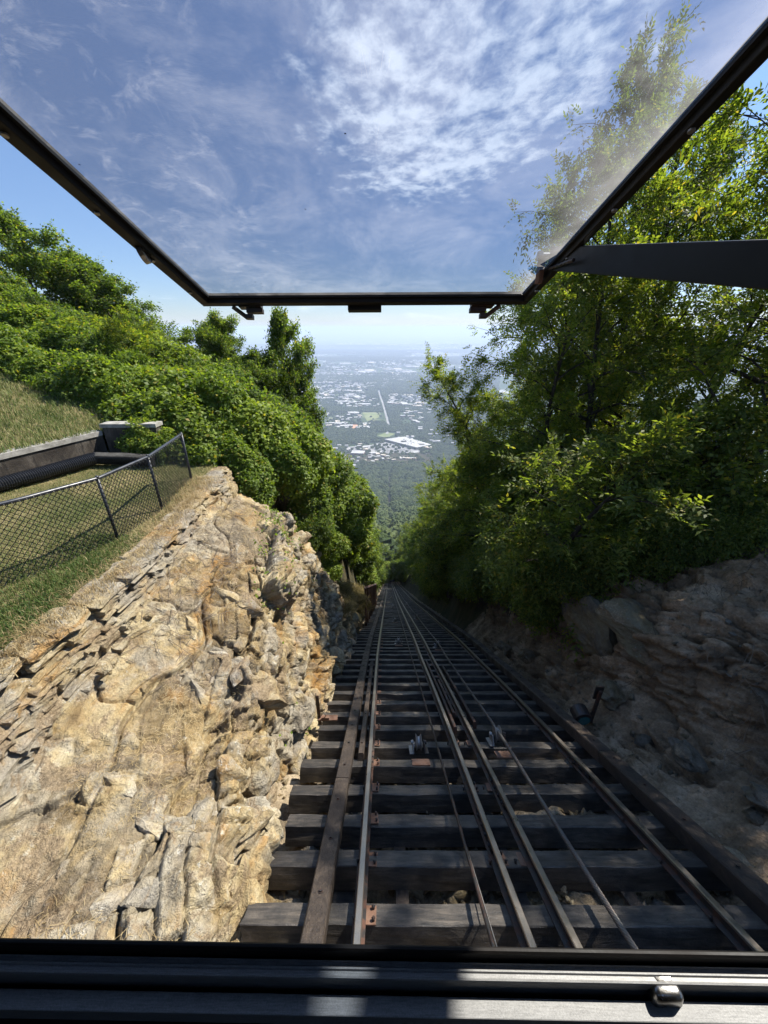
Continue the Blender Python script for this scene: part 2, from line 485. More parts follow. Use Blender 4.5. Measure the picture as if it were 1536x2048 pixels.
def m_concrete():
    m, n, out = new_mat('stained_concrete'); p = pos(n)
    a = n.noise(p, 1.6, 6, 0.65, 0.4); st = n.noise(n.mapping(p, scale=(3, 3, 0.7)), 2.5, 6, 0.7); f = n.noise(p, 40, 4, 0.7)
    c = n.ramp(a, [(0.3, (0.028, 0.023, 0.019)), (0.5, (0.06, 0.05, 0.04)), (0.7, (0.15, 0.13, 0.105))])
    c = n.mix(n.rng(st, 0.5, 0.64, 0, 0.85), c, (0.022, 0.02, 0.018))
    c = n.mix(n.math('MULTIPLY', n.rng(n.noise(p, 1.1, 4), 0.55, 0.68), 0.5), c, (0.10, 0.035, 0.025))
    bsdf(n, out, c, 0.9, n.bump(n.math('ADD', st, f), 0.7, 0.02), spec=0.2)
    return m


CONC = m_concrete()


def m_coping():
    m, n, out = new_mat('pale_concrete_cap'); p = pos(n)
    c = n.ramp(n.noise(p, 5, 6, 0.7), [(0.3, (0.16, 0.15, 0.13)), (0.65, (0.40, 0.38, 0.34))])
    bsdf(n, out, c, 0.9, n.bump(n.noise(p, 40, 4), 0.5, 0.01), spec=0.2)
    return m


COPE = m_coping()


def m_grass(name, stops):
    m, n, out = new_mat(name)
    g = n.add('ShaderNodeNewGeometry'); p = g.outputs['Position']
    v = n.math('ADD', n.math('MULTIPLY', n.noise(p, 0.55, 4, 0.6), 0.9), n.math('MULTIPLY', g.outputs['Random Per Island'], 0.4))
    col = n.ramp(n.math('SUBTRACT', v, 0.15), stops)
    b = n.add('ShaderNodeBsdfPrincipled'); n.set(b, 'Base Color', col); n.set(b, 'Roughness', 0.6); n.set(b, 'Specular IOR Level', 0.25)
    t = n.add('ShaderNodeBsdfTranslucent'); n.set(t, 'Color', col)
    mx = n.add('ShaderNodeMixShader'); n.set(mx, 0, 0.3); n.set(mx, 1, b.outputs[0]); n.set(mx, 2, t.outputs[0])
    n.set(out, 'Surface', mx); return m


GRASS = m_grass('lawn_grass', [(0.3, (0.075, 0.125, 0.024)), (0.5, (0.15, 0.185, 0.05)), (0.74, (0.31, 0.275, 0.12))])
GRASSG = m_grass('fresh_grass', [(0.3, (0.045, 0.085, 0.016)), (0.55, (0.08, 0.13, 0.025)), (0.8, (0.16, 0.17, 0.05))])
STRAW = m_grass('straw', [(0.3, (0.22, 0.15, 0.065)), (0.5, (0.38, 0.28, 0.13)), (0.75, (0.50, 0.40, 0.22))])
ROOTS = m_grass('dry_roots', [(0.3, (0.06, 0.045, 0.032)), (0.5, (0.12, 0.09, 0.065)), (0.75, (0.2, 0.16, 0.115))])


def m_glass():
    """scuffed, dusty clear plastic window: mostly see-through, a little tint, gloss and sun-lit grime with a glare band put in"""
    m, n, out = new_mat('scuffed_window_plastic'); p = pos(n)
    tr = n.add('ShaderNodeBsdfTransparent'); n.set(tr, 'Color', (0.35, 0.40, 0.475))
    gl = n.add('ShaderNodeBsdfGlossy'); n.set(gl, 'Roughness', 0.03); n.set(gl, 'Color', (0.9, 0.9, 0.9))
    fr = n.add('ShaderNodeFresnel'); n.set(fr, 'IOR', 1.35)
    m1 = n.add('ShaderNodeMixShader'); n.set(m1, 0, n.math('MULTIPLY', fr.outputs[0], 0.35)); n.set(m1, 1, tr.outputs[0]); n.set(m1, 2, gl.outputs[0])
    du = n.add('ShaderNodeBsdfTranslucent'); n.set(du, 'Color', (0.75, 0.72, 0.68))
    sxz = n.add('ShaderNodeSeparateXYZ'); n.set(sxz, 0, p)
    veil = n.rng(n.noise(p, 4.5, 8, 0.7, 0.5), 0.38, 0.75, 0.03, 0.13)
    patch = n.math('MULTIPLY', n.rng(n.noise(n.mapping(p, rot=(0, 0, 0.6), scale=(1, 1.4, 1)), 15, 9, 0.74, 0.6), 0.50, 0.72, 0, 0.085), n.rng(sxz.outputs[0], -0.05, -0.35))
    scr = n.rng(n.voro(n.mapping(p, rot=(0, 0, 0.9), scale=(40, 5, 1)), 1.0, 'DISTANCE_TO_EDGE'), 0.0, 0.012, 0.12, 0.0)
    scr2 = n.rng(n.voro(n.mapping(p, rot=(0, 0, -0.7), scale=(30, 4, 1)), 1.0, 'DISTANCE_TO_EDGE'), 0.0, 0.012, 0.12, 0.0)
    scr = n.math('MULTIPLY', n.math('MULTIPLY', n.math('MAXIMUM', scr, scr2), 0.4), n.rng(n.noise(p, 9, 3), 0.58, 0.68))
    edge = n.rng(sxz.outputs[0], 0.36, 0.50, 0.0, 0.17)  # glare band beside the right bar, put into the dust mix
    edge = n.math('MULTIPLY', edge, n.rng(n.noise(p, 7, 4), 0.25, 0.7, 0.5, 1.2))
    d = n.math('ADD', n.math('ADD', veil, patch), n.math('ADD', n.math('MULTIPLY', scr, 1.0), edge), clamp=True)
    m2 = n.add('ShaderNodeMixShader'); n.set(m2, 0, d); n.set(m2, 1, m1.outputs[0]); n.set(m2, 2, du.outputs[0])
    speck = n.math('MULTIPLY', n.math('LESS_THAN', n.voro(n.mapping(p, scale=(26, 34, 1)), 1.0), 0.05), n.math('GREATER_THAN', n.noise(p, 13, 2), 0.6))
    bk = n.add('ShaderNodeBsdfDiffuse'); n.set(bk, 'Color', (0.02, 0.02, 0.025))
    m3 = n.add('ShaderNodeMixShader'); n.set(m3, 0, n.math('MULTIPLY', speck, 0.8)); n.set(m3, 1, m2.outputs[0]); n.set(m3, 2, bk.outputs[0])
    n.set(out, 'Surface', m3); return m


GLASS = m_glass()

# ------------------------------------------------------------------ setting: hillside and valley
yy = np.concatenate([np.arange(-14, 60, 0.5), np.arange(60, 200, 2.0), np.arange(200, 1420, 10.0)])
uu = np.concatenate([-np.geomspace(900, 12, 40), np.linspace(-11.5, 11.5, 130), np.geomspace(12, 900, 40)])
U, Yg = np.meshgrid(uu, yy, indexing='ij')
Xg = U + CX + off(Yg)
hs = link('hillside', grid_mesh('hillside', Xg, Yg, hill_z(Xg, Yg), flip=True), HILLM); tag(hs, 'steep wooded mountainside falling away to the valley', kind='structure')


def m_valley():
    m, n, out = new_mat('valley_land'); p = pos(n)
    sp = n.add('ShaderNodeSeparateXYZ'); n.set(sp, 0, p); yv = sp.outputs[1]
    zone = n.noise(p, 0.0011, 4, 0.55)
    woods = n.ramp(n.noise(p, 0.012, 6, 0.7), [(0.3, (0.022, 0.042, 0.016)), (0.6, (0.05, 0.075, 0.026)), (0.8, (0.085, 0.10, 0.045))])
    fields = n.ramp(n.noise(p, 0.006, 3), [(0.4, (0.10, 0.14, 0.045)), (0.7, (0.24, 0.22, 0.12))])
    c = n.mix(n.math('MULTIPLY', n.rng(n.noise(p, 0.0042, 4, 0.6), 0.6, 0.66), 0.7), woods, fields)
    urb = n.rng(zone, 0.47, 0.58)
    cell = n.voro(n.mapping(p, scale=(1, 0.55, 1)), 0.022, 'F1', 'Color'); cs = n.add('ShaderNodeSeparateColor'); n.set(cs, 0, cell)
    cellb = n.voro(n.mapping(p, scale=(1, 0.5, 1)), 0.007, 'F1', 'Color'); cs2 = n.add('ShaderNodeSeparateColor'); n.set(cs2, 0, cellb)
    lit = n.math('MAXIMUM', n.math('GREATER_THAN', cs.outputs[0], 0.80), n.math('GREATER_THAN', cs2.outputs[0], 0.90))
    paved = n.mix(n.rng(cs.outputs[1], 0.2, 0.8), (0.18, 0.175, 0.165), (0.46, 0.45, 0.43))
    farm = n.rng(yv, 1900, 3200)
    c = n.mix(n.math('MULTIPLY', n.math('MULTIPLY', lit, urb), farm), c, paved)
    bsdf(n, out, c, 0.95, spec=0.1); return m


VALM = m_valley()
yv = np.geomspace(1100, 36000, 340)
tv = np.concatenate([-np.geomspace(1.6, 0.45, 14), np.linspace(-0.42, 0.42, 150), np.geomspace(0.45, 1.6, 14)])
T, Yv = np.meshgrid(tv, yv, indexing='ij'); Xv = T * Yv


def valley_z(x, y):
    p = np.stack([x / 2600, y / 1500, 0 * x], -1)
    z = -430 + fbm(p, 4, 31) * 14 * sstep(2600, 7000, y)
    z = z + 75 * np.exp(-((y - 10400 - 500 * np.sin(x / 1700)) / 700) ** 2) * (0.65 + 0.5 * vnoise(np.stack([x / 1300, 0 * x, 0 * x], -1), 3))
    z = z + sstep(15000, 26000, y) * (40 + 45 * fbm(np.stack([x / 5000, y / 4000, 0 * x], -1), 3, 8))
    z = z + sstep(33000, 35500, y) * (70 + 110 * fbm(np.stack([x / 3500, y / 9000, 0 * x + 2], -1), 3, 12))
    return z


vg = link('valley_ground', grid_mesh('valley_ground', Xv, Yv, valley_z(Xv, Yv), flip=True), VALM)
tag(vg, 'wide hazy valley with woods, fields and suburbs reaching to the horizon', kind='structure')

hz, n, out = new_mat('pale_air')
pv = n.add('ShaderNodeVolumePrincipled'); n.set(pv, 'Color', (0.68, 0.79, 1.0)); n.set(pv, 'Density', 1.6e-4); n.set(pv, 'Anisotropy', 0.1)
n.set(out, 'Volume', pv)
hb = MB(); hb.box((0, 16500, -212), (118000, 42000, 500))
tag(hb.build('haze', hz), 'pale summer haze over the valley', kind='stuff')

# ------------------------------------------------------------------ track
track = empty('railway_track', (CX, 0, 0))
tag(track, 'steep inclined railway track of black timber ties with four steel rails', 'railway track')


def frame_at(y, x):
    s = slope(y); t = Vector((0, 1, s)).normalized(); up = Vector((0, -t.z, t.y))
    return Vector((x + float(off(y)), y, float(zr(y)))), t, up


def part(mb, name, mat, parent=track, **kw):
    o = mb.build(name, mat, None, **kw)
    o.parent = parent; o.matrix_parent_inverse = parent.matrix_world.inverted() if parent.parent is None else Matrix.Identity(4)
    return o


bpy.context.view_layer.update()


def ys_path(y0, y1, near=0.5):
    ys = [y0]
    while ys[-1] < y1: ys.append(min(y1, ys[-1] + (near if ys[-1] < 15 else 1.5 if ys[-1] < 60 else 4)))
    return ys


HEAD = [(-.034, -.036), (-.034, -.008), (-.026, 0), (.026, 0), (.034, -.008), (.034, -.036)]
WEB = [(-.062, -.145), (-.062, -.133), (-.012, -.118), (-.010, -.045), (-.030, -.0365), (.030, -.0365), (.010, -.045), (.012, -.118), (.062, -.133), (.062, -.145)]


def swept(prof, x, y0, y1, dz=0.0, near=0.5):
    mb = MB(); fr = []
    for y in ys_path(y0, y1, near):
        o, t, up = frame_at(y, x); fr.append((o + up * dz, Vector((1, 0, 0)), up))
    mb.sweep(prof, fr); return mb


RAILS = [-0.235, 1.275, 1.665, 3.185]
for x in RAILS:
    r = part(swept(WEB, x, -3, 260), 'rail', RAILSIDE)
    h = swept(HEAD, x, -3, 260).build('rail_head', RAILTOP, r)
    for k in range(9):                                  # joint bars
        y = 2.2 + k * 5.9 + (x * 1.7) % 2.0
        for sgn in (-1, 1):
            mb = swept([(sgn * .014, -.112), (sgn * .034, -.112), (sgn * .034, -.05), (sgn * .014, -.05)], x, y, y + .62)
            for q in range(4):
                o, t, up = frame_at(y + .08 + .15 * q, x + sgn * .04); mb.box(o + up * -.08, (.02, .03, .03))
            mb.build('joint_bar', IRON, r)

# ties: a few rough-hewn baulks, copied down the hill
tie_meshes = []
for k in range(6):
    nx, ny, nz = 40, 5, 5
    L, Wd, H = 5.36, .235, .25
    mb = MB(); pts = []
    xs = np.linspace(-L / 2, L / 2, nx)
    ring = [(-1, -1), (-.35, -1), (.35, -1), (1, -1), (1, -.3), (1, .3), (1, .93), (.93, 1), (.3, 1), (-.3, 1), (-.93, 1), (-1, .93), (-1, .3), (-1, -.3)]
    V = []
    for x in xs:
        for a, b in ring:
            V.append((x, a * Wd / 2, b * H / 2 - H / 2))
    V = np.array(V); q = V * np.array([2.2, 14, 14]) + k * 9.7
    V[:, 1] += 0.010 * fbm(q, 3, k); V[:, 2] += 0.007 * fbm(q * np.array([1, .6, .6]), 3, k + 40)
    V[:, 0] += np.where(np.abs(V[:, 0]) > L / 2 - .01, 0.02 * fbm(q, 2, k + 80), 0)
    n_ = len(ring); F = []
    for i in range(nx - 1):
        for j in range(n_): F.append((i * n_ + j, (i + 1) * n_ + j, (i + 1) * n_ + (j + 1) % n_, i * n_ + (j + 1) % n_))
    mb.add([tuple(v) for v in V], F); mb.add([tuple(v) for v in V[:n_]], [tuple(range(n_))]); mb.add([tuple(v) for v in V[-n_:]], [tuple(range(n_ - 1, -1, -1))])
    me = mb.mesh('tie'); me.materials.append(TIE); tie_meshes.append(me)

tie_y = []; y = 1.75 - 0.585 * 3
while y < 165: tie_y.append(y); y += 0.585 if y < 60 else 0.62
for i, y in enumerate(tie_y):
    o, t, up = frame_at(y, CX)
    M = Matrix((Vector((1, 0, 0)), t, up)).transposed().to_4x4()
    ob = link('tie', tie_meshes[i % 6], None, track)
    c = o + up * -.15
    ob.matrix_local = Matrix.Translation(c - Vector((CX, 0, 0)) + Vector((random.uniform(-.07, .07), random.uniform(-.02, .02), random.uniform(-.010, .006)))) @ M @ Matrix.Rotation(random.uniform(-.010, .010), 4, 'Z') @ Matrix.Rotation(math.pi * (i % 2), 4, 'Z')
far_ties = MB()
for k in range(160):
    y = 166 + k * .7; o, t, up = frame_at(y, CX)
    far_ties.box(o + up * -.27, (5.3, .24, .24), Matrix((Vector((1, 0, 0)), t, up)).transposed())
tag(part(far_ties, 'tie', TIE), kind='stuff')

# tie plates with spikes beside the rails of the nearer ties
pl = MB(); pl.box((0, 0, .006), (.17, .20, .012))
plate_me = pl.mesh('tie_plate'); plate_me.materials.append(RUST)
sp = MB(); sp.cyl((0, 0, .018), .013, .036, n=7); sp.cyl((0, 0, .042), .02, .012, n=8, r2=.012)
spike_me = sp.mesh('spike'); spike_me.materials.append(IRON)
for i, y in enumerate(tie_y[:26]):
    for x in RAILS:
        o, t, up = frame_at(y, x); M = Matrix((Vector((1, 0, 0)), t, up)).transposed().to_4x4()
        sx_ = .075 if (x < 0 or x > 3) else (.04 if x < 1.5 else -.04)
        if i % 2 and 0 < x < 3: continue
        p_ = link('tie_plate', plate_me, None, track)
        p_.matrix_local = Matrix.Translation(o + up * -.150 - Vector((CX, 0, 0)) + Vector((sx_, 0, 0))) @ M @ Matrix.Rotation(random.uniform(-.08, .08), 4, 'Z')
        if i < 12:
            for dx, dy in ((-.12 - .02 * random.random(), -.06), (.055, .06), (.06, -.065)):
                s_ = link('spike', spike_me, None, p_, loc=(dx, dy, .004))

# guard timbers along both edges, in lengths bolted end to end
def guard(x, wdt, y0, y1, seglen, top, hgt, name='guard_timber', mat=GUARD, bolts=True, holes=0.62):
    y = y0; k = 0
    while y < y1:
        e = min(y + seglen, y1); dx = random.uniform(-.012, .012)
        prof = [(-wdt / 2, top - hgt), (-wdt / 2, top - .018), (-wdt / 2 + .014, top), (wdt / 2 - .014, top), (wdt / 2, top - .018), (wdt / 2, top - hgt)]
        g = part(swept(prof, x + dx, y, e - .012), name, mat)
        if bolts and y < 26:
            q = y + .3
            while q < e - .2:
                o, t, up = frame_at(q, x + dx); b = MB()
                M = Matrix((Vector((1, 0, 0)), t, up)).transposed()
                for r0, z0, z1 in ((.028, top + .001, top + .005), (.017, top + .005, top + .018)):
                    vs = [o + M @ Vector((r0 * math.cos(a), r0 * math.sin(a), zz_)) for zz_ in (z0, z1) for a in np.linspace(0, 2 * math.pi, 9)[:-1]]
                    b.add(vs, [(i_, (i_ + 1) % 8, 8 + (i_ + 1) % 8, 8 + i_) for i_ in range(8)] + [tuple(range(8, 16))])
                b.build('bolt', IRON, g)
                q += holes
        y = e; k += 1


guard(-0.62, .205, -2.2, 60, 5.7, .0, .15)
guard(-0.62, .205, 60, 160, 12, .0, .15, bolts=False)
guard(3.74, .235, -2.0, 60, 6.1, .05, .2)
guard(3.74, .235, 60, 160, 12, .05, .2, bolts=False)
guard(-0.40, .10, 4.15, 9.3, 5.2, -.02, .125, 'inner_guard_timber', GUARD, holes=1.1)
for x, y0, y1 in ((1.84, 5.2, 8.9), (1.50, 5.6, 7.6), (1.40, 5.0, 9.4)):
    part(swept([(-.03, -.145), (-.03, -.03), (-.02, -.02), (.02, -.02), (.03, -.03), (.03, -.145)], x, y0, y1), 'check_rail', RAILSIDE)
for x in (-.45, 1.47, 3.35):                             # long bearers under the ties
    part(swept([(-.11, -.66), (-.11, -.415), (.11, -.415), (.11, -.66)], x, -2, 120), 'bearer', TIE)
for k, (x, y0) in enumerate(((-.30, .6), (.2, 1.9), (2.7, 1.5), (3.3, 3.1), (1.4, 2.7))):   # offcut planks lying between
    part(swept([(-.07, -.43), (-.07, -.39), (.07, -.39), (.07, -.43)], x, y0, y0 + 1.2), 'plank', GUARD)

# pulleys
def sheave(x, y, sc=1.0):
    o, t, up = frame_at(y, x); M = Matrix((Vector((1, 0, 0)), t, up)).transposed().to_4x4()
    root = empty('pulley'); root.parent = track
    root.matrix_local = Matrix.Translation(o + up * -.15 - Vector((CX, 0, 0))) @ M
    w_ = MB(); n_ = 18; prof = [(-.05, .13), (-.042, .135), (-.018, .098), (.018, .098), (.042, .135), (.05, .13), (.05, .03), (-.05, .03)]
    vs = []; f = []
    for i in range(n_):
        a = 2 * math.pi * i / n_
        for px, pr in prof: vs.append((px * sc, pr * sc * math.cos(a), .14 * sc + pr * sc * math.sin(a)))
    m_ = len(prof)
    for i in range(n_):
        for j in range(m_): f.append((i * m_ + j, i * m_ + (j + 1) % m_, ((i + 1) % n_) * m_ + (j + 1) % m_, ((i + 1) % n_) * m_ + j))
    w_.add(vs, f); w_.build('pulley_wheel', GALV, root, smooth=False)
    for sgn in (-1, 1):
        c_ = MB(); c_.box((sgn * .10 * sc, 0, .075 * sc), (.025, .26 * sc, .15 * sc), taper=.72); c_.box((sgn * .135 * sc, 0, .012), (.07, .30 * sc, .022)); c_.cyl((sgn * .115 * sc, 0, .14 * sc), .035, .05, 'X', 10)
        c_.build('pulley_bracket', GALV if sgn < 0 else IRON, root, bevel=.004)
    b_ = MB(); b_.box((0, -.42 * sc, .010), (.30 * sc, .20 * sc, .018)); b_.build('base_plate', RUST, root)
    return root


for x, y in ((.62, 4.45), (.58, 12.3), (.58, 19.2), (.58, 30.0), (.58, 46.0)): sheave(x, y)
for x, y in ((2.12, 4.7), (2.12, 11.6), (2.12, 21.0), (2.12, 33.0)): sheave(x, y, 1.1)

# cables: top-level things lying along the track
def cable_path(x, y0, y1, dz, pulleys=(), sag=0.03):
    pts = []
    for y in ys_path(y0, y1, .35):
        o, t, up = frame_at(y, x); lift = 0
        for pyy in pulleys: lift = max(lift, .055 * math.exp(-((y - pyy) / 1.6) ** 2))
        pts.append(o + up * (dz + lift - sag))
    return pts


cb = MB()
core = cable_path(2.12, -2.2, 70, .045, (4.7, 11.6, 21, 33))
fine = []
for a, b in zip(core[:-1], core[1:]):
    k = max(1, int((b - a).length / .04)) if a.y < 9 else 1
    for j in range(k): fine.append(a.lerp(b, j / k))
fine.append(core[-1])
s_acc = 0
for strand in range(6):
    pts = []; s_acc = 0
    for i, p_ in enumerate(fine):
        if i: s_acc += (p_ - fine[i - 1]).length
        a = strand * math.pi / 3 + s_acc * 2 * math.pi / .24
        pts.append(p_ + Vector((math.cos(a) * .019, 0, math.sin(a) * .019)))
    cb.tube(pts, .0125, 5)
CABLE = m_metal('greased_steel_rope', (0.12, 0.115, 0.105), 0.45, 0.5, 0.3)
tag(cb.build('haul_cable', CABLE, smooth=True), 'thick twisted steel cable running over pulleys between the two right-hand rails', 'cable')
cb = MB(); cb.tube(cable_path(.93, -2.2, 90, .012, (), .0), .020, 8)
tag(cb.build('haul_cable', IRON, smooth=True), 'thin smooth dark cable running down between the left rail and middle rails', 'cable')
cb = MB(); cb.tube([frame_at(y, 1.0 - .016 * y)[0] + frame_at(y, 0)[2] * (-.05) for y in ys_path(-2, 3.6, .3)], .006, 5)
tag(cb.build('signal_wire', GALV, smooth=True), 'hair-thin wire lying beside the smooth dark cable near the window', 'wire')

# track bed under the ties
yb = np.concatenate([np.arange(-4, 16, .07), np.arange(16, 60, .4), np.arange(60, 270, 2.0)])
ub = np.linspace(-3.5, 3.7, 90); Ub, Yb = np.meshgrid(ub, yb, indexing='ij'); Xb = Ub + CX + off(Yb)
q = np.stack([Xb, Yb, 0 * Xb], -1)
Zb = zr(Yb) - .60 + .10 * fbm(q * 1.6, 3, 51) + .07 * fbm(q * 6, 3, 52) + .05 * np.abs(Ub) / 3.5
bed = link('track_bed', grid_mesh('track_bed', Xb, Yb, Zb, flip=True), BED); tag(bed, 'stony debris bed below the black ties', kind='structure')


def rock_mesh(name, seed, sub=3, blocky=0.8, noise=.16, squash=(1, 1, 1)):
    import bmesh
    bm = bmesh.new(); bmesh.ops.create_icosphere(bm, subdivisions=sub, radius=1.0)
    V = np.array([v.co[:] for v in bm.verts]); rg = np.random.default_rng(seed)
    for k in range(17):                                   # chop flat facets
        d = rg.normal(size=3); d /= np.linalg.norm(d); h = rg.uniform(.45, .80)
        s = V @ d; V = V - np.where(s > h, (s - h) * blocky, 0)[:, None] * d
    nrm = V / np.linalg.norm(V, axis=1)[:, None]
    V = V + nrm * (noise * fbm(V * 1.7 + seed, 4, seed))[:, None]
    V = V * np.array(squash)
    for v, c_ in zip(bm.verts, V): v.co = c_
    me = bpy.data.meshes.new(name); bm.to_mesh(me); bm.free(); return me


# loose stones in the bed: one uncountable scatter
def scatter_stones(name, pts, sizes, mat, seed, label):
    base = np.array([(1, 0, 0), (-1, 0, 0), (0, 1, 0), (0, -1, 0), (0, 0, 1), (0, 0, -1)], float)
    fc = np.array([(0, 2, 4), (2, 1, 4), (1, 3, 4), (3, 0, 4), (2, 0, 5), (1, 2, 5), (3, 1, 5), (0, 3, 5)])
    rg = np.random.default_rng(seed); n_ = len(pts)
    V = base[None] + rg.normal(0, .28, (n_, 6, 3))
    V *= (sizes[:, None] * rg.uniform(.5, 1.2, (n_, 3)))[:, None, :]
    a = rg.uniform(0, 6.28, n_); c_, s_ = np.cos(a), np.sin(a)
    X_ = V[..., 0] * c_[:, None] - V[..., 1] * s_[:, None]; Y_ = V[..., 0] * s_[:, None] + V[..., 1] * c_[:, None]
    V = np.stack([X_, Y_, V[..., 2]], -1) + pts[:, None, :]
    F = (fc[None] + (np.arange(n_) * 6)[:, None, None]).reshape(-1, 3)
    return tag(link(name, np_mesh(name, V.reshape(-1, 3), F), mat), label, kind='stuff')


def bed_z(x, y): return zr(y) - .575 + .10 * fbm(np.stack([x, y, 0 * x], -1) * 1.6, 3, 51)


ny_ = 5200
gy = 15 * RNG.random(ny_) ** 1.5; gx = CX + off(gy) + RNG.uniform(-3.2, 3.2, ny_)
scatter_stones('gravel', np.stack([gx, gy, bed_z(gx, gy)], -1), RNG.gamma(2.0, .02, ny_) + .010, ROCK2, 3, 'broken stone and grit lying between the ties')

# ------------------------------------------------------------------ left rock slope
def brow(y):
    return (np.interp(y, [-1, 0, 2, 3.5, 5.3, 7.5, 9.5, 11.5, 14, 16, 19], [-1.65, -1.7, -1.75, -1.95, -2.05, -2.35, -2.5, -2.6, -2.6, -2.4, -2.2]),
            np.interp(y, [-1, 0, 2, 3.5, 5.3, 7.5, 9.5, 11.5, 14, 16, 19], [-4.35, -4.65, -5.1, -5.15, -4.8, -4.45, -4.7, -6.6, -9.8, -12.4, -15.2]))


def wallbase(y): return np.interp(y, [-1, 0, 2.1, 4.3, 6, 9, 11, 12.5, 14, 16, 19], [-4.65, -4.6, -4.45, -4.25, -3.95, -3.85, -4.5, -6.2, -8.4, -10.8, -13.6])


def wall_top(y): return np.interp(y, [-1, 0, 4, 8, 9.5, 10.6], [-3.42, -3.42, -3.46, -3.54, -3.58, -3.7])
def wall_x(y): return np.interp(y, [-1, 2.9, 4.5, 6, 9.2, 10.6], [-4.3, -4.17, -4.0, -3.95, -4.28, -4.6])


def rock_base(t, y):
    """profile across the slope, t 0..1 from the wall foot to under the ties"""
    xb, zb = brow(y); z0 = wallbase(y); zt = zr(y)
    kt = [0, .10, .40, .52, .66, .84, 1.0]
    xs = [wall_x(y) - .30, wall_x(y) + .24, xb - .62, xb, xb * .35 + (-1.45) * .65, -1.45 + 0 * y, -.55 + 0 * y]
    d = zb - (zt - .5)
    zs = [np.maximum(wall_top(y) - .16, z0), z0, zb + .16 + .30 * (z0 - zb - .16) * .5, zb, zb - .62 * d, zt - .52, zt - .80]
    X_ = np.zeros_like(t); Z_ = np.zeros_like(t)
    for k in range(6):
        mk = (t >= kt[k]) & (t <= kt[k + 1]); a = (t - kt[k]) / (kt[k + 1] - kt[k])
        X_ = np.where(mk, xs[k] + (xs[k + 1] - xs[k]) * a, X_); Z_ = np.where(mk, zs[k] + (zs[k + 1] - zs[k]) * a, Z_)
    return X_, Z_


nt_, nyy = 400, 860
t1 = np.linspace(0, 1, nt_); y1 = -0.6 + 19.4 * np.linspace(0, 1, nyy) ** 1.25
Tt, Yt = np.meshgrid(t1, y1, indexing='ij')
Xr, Zr = rock_base(Tt, Yt)
ker = np.hanning(41); ker /= ker.sum()
for arr in (Xr, Zr):
    pad = np.pad(arr, ((20, 20), (0, 0)), mode='edge')
    arr[:] = np.apply_along_axis(lambda v: np.convolve(v, ker, 'valid'), 0, pad)
Pr = np.stack([Xr, Yt, Zr], -1)
du = np.gradient(Pr, axis=0); dv = np.gradient(Pr, axis=1)
N = np.cross(dv, du); N /= np.linalg.norm(N, axis=-1)[..., None]
N = np.where(N[..., 2:3] < 0, -N, N)
sarc = np.cumsum(np.linalg.norm(du, axis=-1), axis=0)
ca, sa = math.cos(.13), math.sin(.13)
A = (sarc * ca + Yt * sa); B = (-sarc * sa + Yt * ca)
wob = .35 * fbm(np.stack([A, B, 0 * A], -1) * .9, 3, 61); wob2 = .35 * fbm(np.stack([A, B, 0 * A + 4], -1) * .9, 3, 62)
cliff = sstep(.36, .50, Tt) * (1 - sstep(.82, .93, Tt))
mask = np.clip(cliff + .9 * sstep(.02, .35, fbm(np.stack([A, B, 0 * A + 9], -1) * .8, 3, 67)) + .6 * sstep(4.2, 2.2, Yt) * sstep(.22, .4, Tt), 0, 1)


def joints(a, b, ra, rb, seed, warp):
    """beds split by cross joints: per-block random height and tilt, and the gap between blocks"""
    a = a * ra + warp * wob; ia = np.floor(a).astype(np.int64); k0 = _h(ia, ia * 0 + 1, ia * 0, seed)
    b = b * rb * (.65 + .8 * k0) + 9.7 * k0 + warp * wob2; ib = np.floor(b).astype(np.int64)
    h_ = _h(ia, ib, ia * 0 + 2, seed); ta = _h(ia, ib, ia * 0 + 3, seed) - .5; tb = _h(ia, ib, ia * 0 + 4, seed) - .5
    fa, fb = a - ia - .5, b - ib - .5
    gap = np.minimum((.5 - np.abs(fa)) / ra, (.5 - np.abs(fb)) / rb)
    return (h_ - .5) * 2 + 1.5 * (ta * fa + tb * fb), gap, h_


b1, gap1, hh1 = joints(A, B, 1.05, .52, 21, .8)
b2, gap2, hh2 = joints(A * .96 + B * .25, B - A * .2, 4.3, 2.3, 22, 1.5)
b3, gap3, hh3 = joints(A - B * .3, B + A * .3, 10.0, 6.5, 23, 2.5)
disp = (.085 + .12 * cliff) * b1 + mask * (.026 + .06 * cliff) * b2 + mask * (.010 + .014 * cliff) * b3
disp -= (.10 + .13 * cliff) * np.exp(-(gap1 / .032) ** 2) + mask * (.03 + .07 * cliff) * np.exp(-(gap2 / .018) ** 2)
disp += .07 * fbm(Pr * 1.0, 3, 63) + .022 * fbm(Pr * 5, 4, 64) + .010 * fbm(Pr * 19, 2, 65) + .26 * cliff * fbm(Pr * .95, 2, 66) + .03 * mask * np.abs(fbm(Pr * 3.1, 3, 70))
soilp = sstep(.05, .45, fbm(Pr * 1.2, 4, 69)) * (1 - cliff)          # pockets of soil level off the joints
disp = disp * (1 - .5 * soilp)
disp *= .35 + .65 * sstep(0, .10, Tt)
Pr = Pr + N * disp[..., None]
rock = link('rock_slope', grid_mesh('rock_slope', Pr[..., 0], Pr[..., 1], Pr[..., 2], flip=True, smooth=False), ROCK)
tag(rock, 'sunlit tan sandstone outcrop left of the track', kind='structure')
at = rock.data.attributes.new('bed', 'FLOAT', 'POINT'); at.data.foreach_set('value', np.clip(.5 + .5 * (hh1 - .5) + .75 * (hh2 - .5) * (.25 + .75 * mask) + .35 * (hh3 - .5) * mask, 0, 1).astype(np.float32).ravel())


def rock_at(t, y):
    i = np.clip(np.searchsorted(t1, t), 0, nt_ - 1); j = np.clip(np.searchsorted(y1, y), 0, nyy - 1)
    return Pr[i, j], N[i, j]


